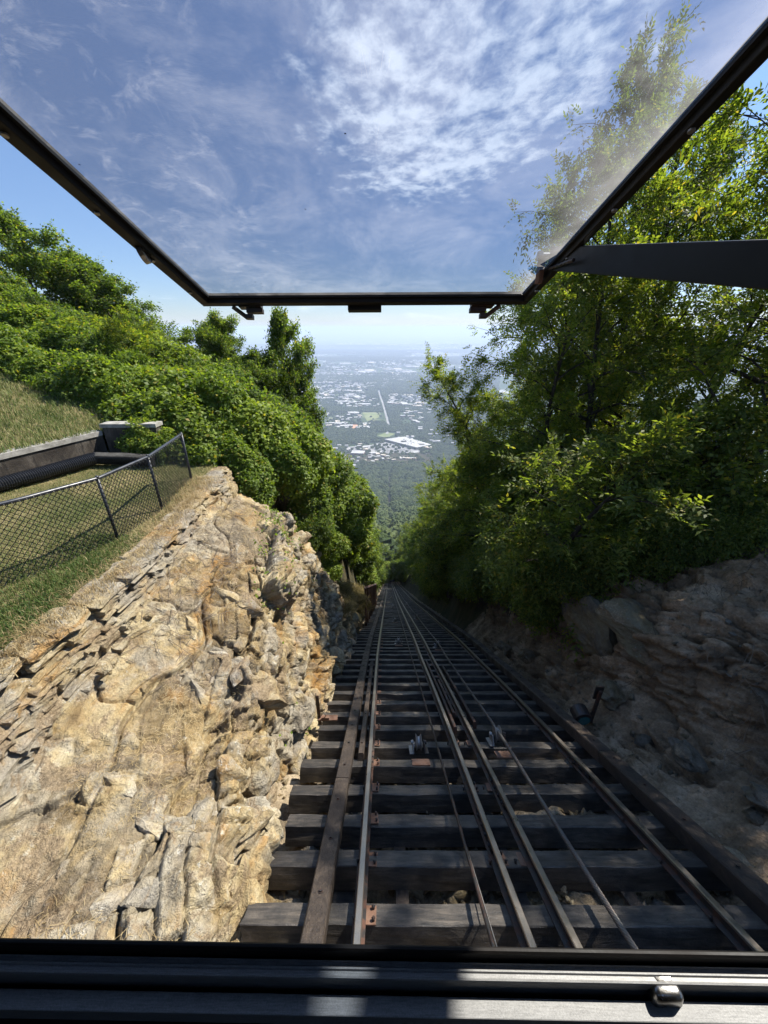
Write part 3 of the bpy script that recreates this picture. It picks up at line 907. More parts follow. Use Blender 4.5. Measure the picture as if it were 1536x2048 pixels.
stone_me = [rock_mesh('stone', 100 + k, 3, .97, .07) for k in range(7)]
for me in stone_me: me.materials.append(ROCKB)
boulder_me = [rock_mesh('boulder', 200 + k, 4, .85, .16) for k in range(5)]
for me in boulder_me: me.materials.append(ROCKB)
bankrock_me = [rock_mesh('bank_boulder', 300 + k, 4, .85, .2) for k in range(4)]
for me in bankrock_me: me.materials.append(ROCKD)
rg = np.random.default_rng(11)
for k in range(150):                                      # blocks proud of the slope: pieces of the rock
    y = .6 + 11 * rg.random() ** 1.2; t = rg.uniform(.44, .84) if rg.random() < .75 else rg.uniform(.12, .45)
    p_, n_ = rock_at(t, y); s = .04 + rg.gamma(2.0, .045) * (1.0 if t > .42 else .35)
    link('stone', stone_me[k % 7], None, rock, loc=Vector(p_) + Vector(n_) * s * -.22, rot=rg.uniform(-.35, .35, 3) + np.array([.2, .35, rg.uniform(-.4, .4)]), scale=(s * rg.uniform(.7, 1.1), s * rg.uniform(1.0, 1.9), s * rg.uniform(.45, .8)))

big_me = [rock_mesh('stone', 150 + k, 3, 1.0, .05) for k in range(6)]
for k, me in enumerate(big_me): me.materials.append(ROCKW if k % 2 else ROCKB)
for k in range(64):                                       # larger fractured blocks breaking out of the beds
    y = .7 + 5.2 * rg.random() ** 1.1; t = rg.uniform(.22, .74); p_, n_ = rock_at(t, y); s = rg.uniform(.10, .26)
    q_ = Vector(n_).to_track_quat('Z', 'Y') @ Euler((rg.uniform(-.3, .3), rg.uniform(-.25, .35), rg.uniform(-.5, .3))).to_quaternion()
    link('stone', big_me[k % 6], None, rock, loc=Vector(p_) - Vector(n_) * s * .30, rot=q_.to_euler(), scale=(s * rg.uniform(.7, 1.1), s * rg.uniform(1.0, 1.8), s * rg.uniform(.45, .7)))

# ------------------------------------------------------------------ dry stone wall and lawn edge
wall = empty('dry_stone_wall', (-4.0, 5, -3.7)); bpy.context.view_layer.update()
tag(wall, 'low rubble stone wall with flat capstones between the lawn and the rock slope', 'stone wall')


blk = []
for k in range(8):
    mb = MB(); nn = 4
    import bmesh
    bm = bmesh.new(); bmesh.ops.create_cube(bm, size=1.0); bmesh.ops.subdivide_edges(bm, edges=bm.edges[:], cuts=3, use_grid_fill=True)
    V = np.array([v.co[:] for v in bm.verts]); r_ = np.linalg.norm(V, axis=1)[:, None]
    V = V * (1 - .10 * np.maximum(0, r_ - .62) / .25) + .13 * np.stack([fbm(V * 2.4 + k * 7 + j * 3, 3, k) for j in range(3)], -1)
    for v, c_ in zip(bm.verts, V): v.co = c_
    me = bpy.data.meshes.new('wall_stone'); bm.to_mesh(me); bm.free(); me.materials.append(ROCKB); blk.append(me)
WLOC = Vector((-4.0, 5, -3.7)); cnt = 0
y = -.4
while y < 10.6:                                           # capstones
    ln = rg.uniform(.32, .75); e = y + ln; x = float(wall_x(y + ln / 2))
    link('capstone', blk[cnt % 8], None, wall, loc=Vector((x - .20 + rg.uniform(-.04, .04), y + ln / 2, float(wall_top(y)) - .05)) - WLOC,
         rot=(rg.uniform(-.03, .03), rg.uniform(-.02, .09), rg.uniform(-.09, .09)), scale=(.46 + rg.uniform(-.06, .10), ln * .99, .10 + rg.uniform(0, .03))); cnt += 1
    y = e
z_off = .13
while z_off < 1.0:
    y = -.4 - rg.uniform(0, .3); hgt = rg.uniform(.06, .15)
    while y < 10.4:
        ln = rg.uniform(.10, .55); zt_ = float(wall_top(y)) - z_off + rg.uniform(-.035, .035)
        if zt_ > float(wallbase(y)) - .05 and rg.random() < .86:
            link('wall_stone', blk[cnt % 8], None, wall, loc=Vector((float(wall_x(y)) - .17 + z_off * .36 + rg.uniform(-.04, .03), y + ln / 2, zt_ - hgt / 2)) - WLOC,
                 rot=(rg.uniform(-.08, .08), rg.uniform(.05, .30), rg.uniform(-.10, .10)), scale=(.36, ln * rg.uniform(1.0, 1.2), hgt * rg.uniform(.95, 1.5))); cnt += 1
        y += ln
    z_off += hgt


def lawn_z(x, y):
    x = np.asarray(x, float); y = np.asarray(y, float)
    return -3.58 + .26 * np.clip((-x - 4.9) / 4, 0, 1) + .12 * sstep(6, 3, y) + .03 * fbm(np.stack([x, y, 0 * x], -1) * .8, 2, 71) + 0.0


Sl, Yl = np.meshgrid(np.linspace(0, 1, 90), np.linspace(-4, 10.9, 110), indexing='ij'); Xl = -16 + (wall_x(Yl) - .27 + 16) * Sl ** .8
lawn = link('lawn', grid_mesh('lawn', Xl, Yl, lawn_z(Xl, Yl) - .12 * sstep(.975, 1.0, Sl), flip=True), LAWNM); tag(lawn, 'dry mown lawn behind the chain link fence', kind='structure')

# upper lawn behind the concrete wall
WA, WB = Vector((-11.0, 2.6, 0)), Vector((-7.9, 10.67, 0))
wd = (WB - WA).normalized(); wn = Vector((-wd.y, wd.x, 0))


def upper_z(x, y):
    d = (np.asarray(x) - WB.x) * wn.x + (np.asarray(y) - WB.y) * wn.y
    return -2.68 + .19 * np.maximum(0, d) + .04 * fbm(np.stack([x, y, 0 * np.asarray(x)], -1) * .6, 2, 72)


a_, b_ = np.meshgrid(np.linspace(0, 24, 80), np.linspace(-9, 13, 90), indexing='ij')
Xu = WB.x + wn.x * a_ + wd.x * b_; Yu = WB.y + wn.y * a_ + wd.y * b_
ul = link('upper_lawn', grid_mesh('upper_lawn', Xu, Yu, upper_z(Xu, Yu) - 3.5 * sstep(1.5, 6, b_ - .35 * a_)), LAWNM); tag(ul, 'rough grass bank above the concrete retaining wall', kind='structure')


def blades(name, P0, hgt, wid, mat, seed, label, lean=.5, kind='stuff', parent=None):
    rg_ = np.random.default_rng(seed); n_ = len(P0)
    a = rg_.uniform(0, 6.283, n_); h_ = hgt * rg_.uniform(.5, 1.3, n_); w_ = wid * rg_.uniform(.7, 1.3, n_)
    d = np.stack([np.cos(a), np.sin(a), 0 * a], -1); s_ = np.stack([-np.sin(a), np.cos(a), 0 * a], -1)
    ln = rg_.uniform(.1, 1, n_) * lean
    up = np.array([0, 0, 1.0])
    m_ = P0 + up * (h_ * .55)[:, None] + d * (h_ * ln * .3)[:, None]
    tip = P0 + up * (h_ * (1 - .35 * ln))[:, None] + d * (h_ * ln)[:, None]
    V = np.stack([P0 - s_ * w_[:, None], P0 + s_ * w_[:, None], m_ + s_ * w_[:, None] * .7, m_ - s_ * w_[:, None] * .7, tip], 1)
    i = np.arange(n_)[:, None] * 5
    F4 = np.concatenate([i + np.array([[0, 1, 2]]), i + np.array([[0, 2, 3]]), i + np.array([[3, 2, 4]])], 0)
    o = link(name, np_mesh(name, V.reshape(-1, 3), F4), mat, parent)
    return tag(o, label, kind=kind)


n_ = 62000
gy = 1.8 + 8.8 * RNG.random(n_); gx = wall_x(gy) - .32 - 7.4 * RNG.random(n_) ** 1.1
ok = ((gx - WB.x) * wn.x + (gy - WB.y) * wn.y) < -.12
gx, gy = gx[ok], gy[ok]
blades('grass', np.stack([gx, gy, lawn_z(gx, gy)], -1), .055, .004, GRASS, 1, 'short patchy dry grass on the lawn behind the fence', .8)
n_ = 60000
a = 9 * RNG.random(n_) ** 1.2; b = RNG.uniform(-8, 6.5, n_)
gx = WB.x + wn.x * a + wd.x * b; gy = WB.y + wn.y * a + wd.y * b
blades('grass', np.stack([gx, gy, upper_z(gx, gy) - 3.5 * sstep(1.5, 6, b - .35 * a)], -1), .16, .007, GRASS, 2, 'longer sunlit grass on the bank above the concrete wall', .8)
n_ = 9000
gy = RNG.uniform(1.6, 9.6, n_); gx = wall_x(gy) - .30 - RNG.normal(0.06, .2, n_)
blades('dry_grass', np.stack([gx, gy, np.where(gx > wall_x(gy) - .3, wall_top(gy), lawn_z(gx, gy) - .01)], -1), .12, .004, STRAW, 3, 'straw coloured grass along the wall top', 1.4)
n_ = 20000
gy = 1.2 + 5.2 * RNG.random(n_) ** 1.2; gx = wall_x(gy) - .36 - np.abs(RNG.normal(0, .9, n_))
blades('grass', np.stack([gx, gy, lawn_z(gx, gy) - .01], -1), .10, .005, GRASSG, 4, 'fresher green grass on the near part of the lawn by the wall', 1.0)


def straws(name, P0, nrm, length, wid, mat, seed, label, dirbias=None, droop=0.0):
    rg_ = np.random.default_rng(seed); n_ = len(P0)
    d = rg_.normal(size=(n_, 3)) + (0 if dirbias is None else np.array(dirbias))
    d -= (d * nrm).sum(-1)[:, None] * nrm; d /= np.linalg.norm(d, axis=1)[:, None]
    s_ = np.cross(d, nrm); L_ = length * rg_.uniform(.4, 1.4, n_)[:, None]
    bend = rg_.normal(0, .35, n_)[:, None]
    k = []
    for f_ in (0, .33, .66, 1.0):
        c_ = P0 + d * L_ * f_ + s_ * L_ * bend * f_ * f_ + nrm * (.008 + .05 * L_ * math.sin(math.pi * f_)) - np.array([0, 0, 1.]) * droop * L_ * f_ * f_
        ww = wid * (1 - .5 * f_); k += [c_ - s_ * ww, c_ + s_ * ww]
    V = np.stack(k, 1); i = np.arange(n_)[:, None] * 8
    F = np.concatenate([i + np.array([[2 * j, 2 * j + 1, 2 * j + 3, 2 * j + 2]]) for j in range(3)], 0)
    return tag(link(name, np_mesh(name, V.reshape(-1, 3), F), mat), label, kind='stuff')


n_ = 15000
tt = RNG.uniform(.06, .62, n_); ty = .3 + 10.5 * RNG.random(n_) ** 1.1
cl_ = fbm(np.stack([tt * 9, ty * 1.1, 0 * tt], -1), 3, 81) > -.05
Pp, Nn = rock_at(tt[cl_], ty[cl_])
straws('straw_litter', Pp, Nn, .085, .0019, STRAW, 5, 'dead straw and twigs lying on the rock slope')
n_ = 260
ty = RNG.uniform(4, 9, n_); Pp, Nn = rock_at(RNG.uniform(.05, .4, n_), ty)
straws('twigs', Pp, Nn, .5, .005, ROOTS, 6, 'dead brown stalks on the rock slope')

# chain link fence
fence = empty('chain_link_fence', (-4.95, 7, -3.57)); bpy.context.view_layer.update()
tag(fence, 'black chain link fence with round top rail on the lawn edge', 'fence')
fp = [Vector((-6.2, 3.6, 0)), Vector((-5.35, 5.2, 0)), Vector((-4.97, 6.27, 0)), Vector((-4.84, 7.6, 0)), Vector((-5.06, 9.5, 0))]
FZ = [-3.38, -3.48, -3.56, -3.57, -3.60]; FH = [1.20, 1.20, 1.20, 1.18, 1.2]
top = [Vector((p_.x, p_.y, z + h_)) for p_, z, h_ in zip(fp, FZ, FH)]
mb = MB(); path = []
for a, b in zip(top[:-1], top[1:]):
    for k in range(8): path.append(a.lerp(b, k / 8))
path.append(top[-1]); mb.tube(path, .031, 10); part(mb, 'top_rail', FENCEM, fence, smooth=True)
for i in (0, 2, 3, 4):
    mb = MB(); b0 = Vector((fp[i].x, fp[i].y, FZ[i] - .1)); mb.tube([b0, top[i] + Vector((0, 0, .03))], .027 if i < 4 else .032, 10)
    mb.cyl(top[i] + Vector((0, 0, .035)), .034, .03, n=10, r2=.02); part(mb, 'fence_post', FENCEM, fence, smooth=True)
seg = [0]
for a, b in zip(fp[:-1], fp[1:]): seg.append(seg[-1] + (b - a).length)
TOT = seg[-1]


def on_fence(s, h):
    i = max(0, min(3, int(np.searchsorted(seg, s) - 1))); t = (s - seg[i]) / (seg[i + 1] - seg[i]); p_ = fp[i].lerp(fp[i + 1], t)
    return Vector((p_.x + .03, p_.y, FZ[i] + (FZ[i + 1] - FZ[i]) * t + h * (FH[i] + (FH[i + 1] - FH[i]) * t)))


pitch = .046; nw = int(TOT / pitch); nh = 26
Vw = []; Fw = []
rr = .0058
tri = [(math.cos(a), math.sin(a)) for a in (0.5, 2.6, 4.7)]
for i in range(nw):
    for j in range(nh + 1):
        s = min(TOT - .001, pitch * (i + ((j + i) % 2) * 1.0)); c_ = on_fence(s, j / nh)
        c_ = c_ + Vector((.003 * (1 if j % 2 else -1), 0, 0))
        for a, b in tri: Vw.append((c_.x + rr * a, c_.y + rr * a * .4, c_.z + rr * b))
        if j:
            b0 = (i * (nh + 1) + j) * 3
            for k in range(3): Fw.append((b0 - 3 + k, b0 - 3 + (k + 1) % 3, b0 + (k + 1) % 3, b0 + k))
o = link('wire_mesh', np_mesh('wire_mesh', Vw, Fw), FENCEM); o.parent = fence; o.matrix_parent_inverse = fence.matrix_world.inverted()
o['kind'] = 'stuff'

# concrete retaining wall
cw = empty('concrete_retaining_wall', (WB.x, WB.y, -3.4)); bpy.context.view_layer.update()
tag(cw, 'stained grey concrete retaining wall holding the upper grass bank', 'wall')
A0 = WB - wd * 14


def prism_wall(a, b, z0, z1, th, M=12):
    mb = MB(); fr = []
    for k in range(M + 1):
        p_ = a.lerp(b, k / M); dz = .012 * math.sin(k * 2.3)
        fr.append((Vector((p_.x, p_.y, 0)), wn if (b - a).normalized().dot(wd) > .9 else Vector((0, 1, 0)), Vector((0, 0, 1))))
    mb.sweep([(0, z0), (0, z1), (th, z1), (th, z0)], fr); return mb


part(prism_wall(A0, WB, -3.9, -2.72, .28), 'wall_body', CONC, cw)
part(prism_wall(A0 - wn * .03, WB - wn * .03, -2.72, -2.60, .36), 'coping', COPE, cw)
E1 = Vector((-6.4, 10.75, 0)); E0 = WB + Vector((.03, .05, 0))
part(prism_wall(E0, E1, -4.0, -2.52, .3, 6), 'end_block', CONC, cw)
part(prism_wall(E0 + Vector((-.05, -.03, 0)), E1 + Vector((0.03, -.03, 0)), -2.52, -2.42, .38, 6), 'end_coping', COPE, cw)

# corrugated drain pipe along the wall foot
mb = MB(); c0 = WB - wd * 10 - wn * .38; c1 = WB - wd * .6 - wn * .38; c2 = Vector((-6.3, 10.1, 0))
pathp = []
for k in range(480):
    t = k / 479
    p_ = c0.lerp(c1, t / .82) if t < .82 else c1.lerp(c2, (t - .82) / .18)
    pathp.append(Vector((p_.x, p_.y, float(lawn_z(p_.x, p_.y)) + .19 + .03 * math.sin(t * 9))))
mb.tube(pathp, [.165 if k % 2 else .14 for k in range(480)], 12)
tag(mb.build('drain_pipe', PIPEM), 'black corrugated drain pipe lying along the foot of the concrete wall', 'pipe')

# ------------------------------------------------------------------ right bank
def bank_prof(t, y):
    zt = zr(y); zp = z_right(y)
    kt = [0, .16, .34, .46, .56, .72, 1.0]
    sh = off(y); near = 1 - sstep(2, 6.5, y)
    xs = [3.3 + sh, 4.2 + sh, 5.0 + sh + 1.3 * near, 5.3 + sh + 1.6 * near, 5.9 + sh + 1.7 * near, 8 + sh + .6 * near, 17 + sh]
    d = zp - zt
    zs = [zt - .78, zt - .42 + .0 * d, zt + .16 * d, zt + .55 * d, zt + .78 * d, zp + .10, zp + 2.2]
    X_ = np.zeros_like(t); Z_ = np.zeros_like(t)
    for k in range(6):
        mk = (t >= kt[k]) & (t <= kt[k + 1]); a = (t - kt[k]) / (kt[k + 1] - kt[k])
        X_ = np.where(mk, xs[k] + (xs[k + 1] - xs[k]) * a, X_); Z_ = np.where(mk, zs[k] + (zs[k + 1] - zs[k]) * a, Z_)
    return X_, Z_


ntb, nyb = 280, 480
t2 = np.linspace(0, 1, ntb); y2 = -2 + 18 * np.linspace(0, 1, nyb) ** 1.15
Tb, Ybk = np.meshgrid(t2, y2, indexing='ij'); Xk, Zk = bank_prof(Tb, Ybk)
ker = np.hanning(25); ker /= ker.sum()
for arr in (Xk, Zk):
    pad = np.pad(arr, ((12, 12), (0, 0)), mode='edge'); arr[:] = np.apply_along_axis(lambda v: np.convolve(v, ker, 'valid'), 0, pad)
Pb = np.stack([Xk, Ybk, Zk], -1)
du = np.gradient(Pb, axis=0); dv = np.gradient(Pb, axis=1); Nb = np.cross(du, dv); Nb /= np.linalg.norm(Nb, axis=-1)[..., None]
Nb = np.where(Nb[..., 2:3] < 0, -Nb, Nb)
face = sstep(.3, .42, Tb) * (1 - sstep(.62, .75, Tb))
f1, f2, h1, cx1, cy1 = worley(Tb * 9 + .3 * fbm(Pb * .8, 2, 91), Ybk / 1.3 + .3 * fbm(Pb * .8, 2, 92), 15)
dispb = .13 * fbm(Pb * .8, 4, 93) + .04 * fbm(Pb * 4, 3, 94) + .02 * fbm(Pb * 13, 2, 96) + face * (.24 * (h1 - .5) - .16 * np.exp(-np.maximum(0, f2 - f1) / .07))
Ab = np.cumsum(np.linalg.norm(du, axis=-1), axis=0); wob, wob2 = .35 * fbm(Pb * .9, 3, 97), .35 * fbm(Pb * .9 + 4, 3, 98)
q1, e1, _a = joints(Ab, Ybk, 1.7, .6, 31, 1.2); q2, e2, _a = joints(Ab * .96 + Ybk * .25, Ybk - Ab * .2, 5.0, 2.6, 32, 1.8)
rocky = np.clip(face + sstep(.05, .5, fbm(Pb * .7, 3, 99)) * sstep(.12, .25, Tb), 0, 1)
dispb += rocky * (.13 * q1 + .05 * q2 - .13 * np.exp(-(e1 / .04) ** 2) - .06 * np.exp(-(e2 / .025) ** 2)) + .03 * fbm(Pb * 9, 3, 101)
dispb *= sstep(0, .12, Tb)
Pb = Pb + Nb * dispb[..., None]
bank_o = link('right_bank', grid_mesh('right_bank', Pb[..., 0], Pb[..., 1], Pb[..., 2], smooth=False), DIRT); tag(bank_o, 'shaded earth and rock bank right of the track', kind='structure')


def bank_at(t, y):
    i = np.clip(np.searchsorted(t2, t), 0, ntb - 1); j = np.clip(np.searchsorted(y2, y), 0, nyb - 1)
    return Pb[i, j], Nb[i, j]


BANKB = [((5.55, 6.0, -5.85), (1.45, .80, .40), (.05, .18, -1.05), 'long flat ledge of rock jutting from the right bank with a dark hollow beneath'),
         ((6.35, 4.4, -5.6), (.85, .75, .60), (.1, .1, 1.2), 'grey rounded boulder at the right edge of the picture below the ledge'),
         ((7.6, 6.1, -4.75), (.52, .42, .36), (.2, .2, .3), 'brown angular block resting above the jutting boulder'),
         ((5.3, 7.6, -7.0), (.6, 1.3, 1.1), (0, -.2, .1), 'upright rock shoulder at the corner of the right bank'),
         ((5.4, 2.9, -5.75), (.42, .5, .22), (0, .3, .8), 'low mossy stone beside the right guard timber'),
         ((4.9, 3.9, -6.2), (.3, .4, .2), (.2, .3, .1), 'small pale stone next to the right guard timber'),
         ((4.75, 5.6, -7.0), (.45, .4, .32), (.2, .3, 1.1), 'dark hollowed stone under the right bank by the lamp bracket'),
         ((6.6, 3.6, -5.2), (.7, .6, .4), (.1, .4, 1.9), 'half-buried stone in the middle of the shaded slope'),
         ((4.35, 10.2, -10.3), (.32, .4, .3), (.1, .2, .4), 'square pale block beside the track below the right bank'),
         ((4.5, 8.9, -9.2), (.3, .42, .26), (.3, .1, 1.4), 'dark square block next to the pale block by the track')]
for k, (c_, s_, r_, lb) in enumerate(BANKB):
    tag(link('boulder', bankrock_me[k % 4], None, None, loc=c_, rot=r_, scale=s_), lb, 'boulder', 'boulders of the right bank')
LEFTB = [((-1.65, 5.15, -6.75), (.38, .5, .42), (.2, .3, .4), 'dark rounded boulder overhanging the track edge at the rock foot'),
         ((-1.5, 8.6, -8.9), (.42, .45, .3), (.3, .1, 1.4), 'flat brown rock beside the ties below the outcrop'),
         ((-1.9, 3.35, -5.55), (.42, .5, .36), (.5, .2, .9), 'pale lichen-spotted boulder on the brow nearest the near ties'),
         ((-2.05, 4.3, -5.35), (.40, .55, .38), (.3, .4, 2.0), 'dark cracked boulder on the rock brow above the track'),
         ((-2.25, 9.6, -6.3), (.4, .5, .5), (.3, .2, .7), 'upright tan boulder under the hanging vines'),
         ((-1.75, 10.6, -9.2), (.35, .45, .3), (.1, .5, 2.7), 'low stone at the dry scrub foot beside the ties'),
         ((-3.72, 3.75, -4.12), (.085, .10, .07), (.3, .2, .5), 'small yellow stone at the foot of the rubble wall'),
         ((-3.7, 4.75, -4.08), (.09, .08, .08), (.1, .2, 1.5), 'small pale stone perched against the rubble wall')]
for k, (c_, s_, r_, lb) in enumerate(LEFTB):
    tag(link('boulder', boulder_me[k % 5], None, None, loc=c_, rot=r_, scale=s_), lb, 'boulder', 'boulders of the left outcrop')

n_ = 3600
tt = RNG.uniform(.3, .85, n_); ty = 2 + 9 * RNG.random(n_)
ok = fbm(np.stack([tt * 9, ty, 0 * tt], -1), 3, 83) > -.12
Pp, Nn = bank_at(tt[ok], ty[ok]); straws('dry_roots', Pp, Nn, .42, .006, ROOTS, 7, 'tangled dry roots and dead grass hanging on the shaded bank', (-.9, -.2, -.9), .25)
n_ = 2200; tt = RNG.uniform(.12, .8, n_); ty = 1 + 12 * RNG.random(n_); Pp, _ = bank_at(tt, ty)
scatter_stones('gravel', Pp, RNG.gamma(1.6, .014, n_) + .006, ROCKD, 9, 'small stones and chips on the shaded bank')

# ------------------------------------------------------------------ small trackside gear
tl = empty('marker_post', (-1.36, 5.5, -7.72)); tag(tl, 'rusty angle-iron post with a small shelf on the left tie ends', 'post'); bpy.context.view_layer.update()
mb = MB(); mb.box((-.02, 0, .45), (.07, .012, .9)); mb.box((-.05, .03, .45), (.012, .06, .9)); mb.build('angle_iron', POLEM, tl)
mb = MB(); mb.box((.16, 0, .22), (.42, .12, .03)); mb.box((.12, -.04, .27), (.16, .04, .06)); mb.build('shelf', RUST, tl)
mb = MB(); mb.tube([(.03, -.03, .33), (.1, -.03, .44), (.13, -.03, .36), (.12, -.03, .26)], .01, 6); mb.build('hook', GALV, tl)
tr_ = empty('track_lamp', (4.02, 5.35, -7.38)); tag(tr_, 'black round track lamp hung on an L-shaped bracket right of the guard timber', 'lamp'); bpy.context.view_layer.update()
mb = MB(); mb.box((.28, 0, .42), (.06, .05, .9)); mb.box((.12, 0, -.01), (.38, .07, .06)); mb.build('bracket', POLEM, tr_, bevel=.004)
mb = MB(); mb.cyl((.03, 0, .20), .17, .26, 'Y', 18); mb.build('lamp_drum', IRON, tr_, smooth=False, bevel=.012)
m_, n, out = new_mat('teal_lens'); bsdf(n, out, (0.03, 0.13, 0.13), 0.15, spec=0.6)
mb = MB(); mb.cyl((.03, -.14, .20), .12, .03, 'Y', 16, r2=.09); mb.build('lens', m_, tr_)
mb = MB(); mb.box((.28, .05, .78), (.16, .03, .34)); mb.build('back_plate', IRON, tr_)

bf = empty('steel_paling_fence', (-1.0, 18.9, -16.4)); bpy.context.view_layer.update()
tag(bf, 'dark brown fence of upright steel bars along the left edge of the track', 'fence')
for k in range(20):
    y = 17.4 + k * .85 + .2 * (k % 3 == 0); o, t, up = frame_at(y, -1.15 - .05 * (k % 2))
    mb = MB(); mb.box(o + Vector((0, 0, 1.0)), (.10, .22, 3.1)); part(mb, 'bar', POLEM, bf)
for dz in (1.9, .5):
    mb = MB(); mb.tube([frame_at(y, -1.24)[0] + Vector((0, 0, dz)) for y in (17.4, 25, 35.5)], .04, 6); part(mb, 'rail', POLEM, bf)

# ------------------------------------------------------------------ foliage
LEAF = {}
def leaf_quad(p, d, s, nrm, L, Wd, fold=.25):
    """arrays -> (n,4,3): base, side, tip, side with a folded midrib"""
    c_ = p + d * (L * .45)[:, None]
    return np.stack([p, c_ - s * (Wd * .5)[:, None] + nrm * (Wd * fold)[:, None], p + d * L[:, None], c_ + s * (Wd * .5)[:, None] + nrm * (Wd * fold)[:, None]], 1)


def norm(v): return v / (np.linalg.norm(v, axis=-1)[..., None] + 1e-9)


def pinnate(P0, D, rg_, L, k=9, leaf=.135, wdt=.056):
    """compound leaves: rachis from P0 along D with paired leaflets"""
    n_ = len(P0); D = norm(D); up = norm(np.array([0, 0, 1.]) + rg_.normal(0, .35, (n_, 3)))
    s = norm(np.cross(D, up)); nn = np.cross(s, D); L = L * rg_.uniform(.7, 1.25, n_); Q = []
    for j in range(k):
        f_ = .12 + .88 * (j // 2) / ((k - 1) // 2) if k > 1 else 1
        c_ = P0 + D * (L * f_)[:, None] - np.array([0, 0, 1.]) * (.30 * L * f_ * f_)[:, None]
        sg = 0 if j == k - 1 else (1 if j % 2 else -1)
        d = norm(D * .55 + s * sg * .9 + rg_.normal(0, .12, (n_, 3)) - np.array([0, 0, .18]))
        sd_ = norm(np.cross(d, nn + rg_.normal(0, .25, (n_, 3)))); nq = np.cross(sd_, d)
        Q.append(leaf_quad(c_, d, sd_, nq, leaf * rg_.uniform(.8, 1.2, n_), wdt * rg_.uniform(.8, 1.2, n_)))
    return np.concatenate(Q, 0)


def broad(P0, D, rg_, spread, k=6, leaf=.10, wdt=.075):
    n_ = len(P0); D = norm(D); Q = []
    for j in range(k):
        c_ = P0 + rg_.normal(0, spread, (n_, 3))
        d = norm(D * .6 + rg_.normal(0, .7, (n_, 3)) - np.array([0, 0, .35]))
        up = norm(np.array([0, 0, .9]) + D * .5 + rg_.normal(0, .38, (n_, 3)))
        sd_ = norm(np.cross(d, up)); nq = np.cross(sd_, d)
        Q.append(leaf_quad(c_, d, sd_, nq, leaf * rg_.uniform(.6, 1.25, n_), wdt * rg_.uniform(.6, 1.2, n_), .16))
    return np.concatenate(Q, 0)


def quads_mesh(name, Q, mat):
    V = Q.reshape(-1, 3); F = np.arange(len(V)).reshape(-1, 4)
    me = np_mesh(name, V, F); me.materials.append(mat); return me


def gen_tree(seed, H, cb, Rc, kind, nprim, nspray, mat, lean=0.0, flat=.2):
    rg_ = np.random.default_rng(seed); mb = MB()
    tp = [Vector((0, 0, -.6))]; d = Vector((lean, 0, 1)).normalized(); p_ = Vector((0, 0, 0))
    n_ = 12
    for k in range(n_ + 1):
        tp.append(p_.copy()); d = (d + Vector(rg_.normal(0, .06, 3))).normalized(); p_ = p_ + d * H * .97 / n_
    r0 = .011 * H + .03
    mb.tube(tp, [r0 * (1 - .92 * max(0, i - 1) / (len(tp) - 2)) + .012 for i in range(len(tp))], 7)
    starts = []; dirs = []
    for k in range(nprim):
        f_ = cb + (1 - cb) * ((k + rg_.random()) / nprim) ** .9; f_ = min(f_, .985)
        i = f_ * n_; a = tp[1 + int(i)].lerp(tp[min(n_ + 1, 2 + int(i))], i % 1)
        az = k * 2.4 + rg_.normal(0, .4); h_ = (f_ - cb) / (1 - cb)
        Lb = Rc * (math.sin(math.pi * min(1, .18 + .82 * h_)) ** .6 * .9 + .12) * rg_.uniform(.65, 1.25)
        el = rg_.uniform(.2, .75) + .5 * h_
        dv_ = Vector((math.cos(az) * math.cos(el), math.sin(az) * math.cos(el), math.sin(el)))
        pts = [a]; q_ = a.copy(); m_ = 6
        for j in range(m_):
            dv_ = (dv_ + Vector(rg_.normal(0, .13, 3)) - Vector((0, 0, flat * .5))).normalized() if j else dv_
            q_ = q_ + dv_ * Lb / m_; pts.append(q_.copy())
        rb = r0 * (1 - f_ * .85) * .5 + .006
        mb.tube(pts, [rb * (1 - .85 * j / m_) for j in range(m_ + 1)], 4)
        for j in range(2 + int(Lb * 3.2)):
            g_ = rg_.uniform(.25, 1.0) * m_; c0_ = pts[int(min(g_, m_ - 1e-3))].lerp(pts[min(m_, int(min(g_, m_ - 1e-3)) + 1)], g_ % 1)
            main = (pts[-1] - pts[0]).normalized(); side = Vector(rg_.normal(0, 1, 3)); side.z = side.z * .5 + .1
            sd_ = (main * .7 + side.normalized() * .9).normalized(); Ls = Lb * rg_.uniform(.18, .42) + .25
            e0 = c0_ + sd_ * Ls - Vector((0, 0, flat * Ls * .3))
            mb.tube([c0_, c0_.lerp(e0, .5) + Vector((0, 0, .05 * Ls)), e0], [.010, .007, .003], 3, False)
            for q in range(9):
                w_ = .2 + .8 * rg_.random(); starts.append(np.array(c0_.lerp(e0, w_))); dirs.append(np.array(sd_) * .6 + rg_.normal(0, .5, 3))
        for q in range(7): starts.append(np.array(pts[-1])); dirs.append(np.array(dv_) + rg_.normal(0, .5, 3))
    for q in range(14): starts.append(np.array(tp[-1])); dirs.append(rg_.normal(0, .6, 3) + np.array([0, 0, .5]))
    P0 = np.array(starts); D = np.array(dirs)
    ix = rg_.integers(0, len(P0), nspray) if nspray > len(P0) else rg_.permutation(len(P0))[:nspray]
    P0 = P0[ix] + rg_.normal(0, .07, (len(ix), 3)); D = D[ix] + rg_.normal(0, .25, (len(ix), 3))
    Q = pinnate(P0, D, rg_, .46) if kind == 'pinnate' else broad(P0, D, rg_, .12, 6, .135, .10)
    tm = mb.mesh('trunk', True); tm.materials.append(BARK)
    return tm, quads_mesh('crown', Q, mat)


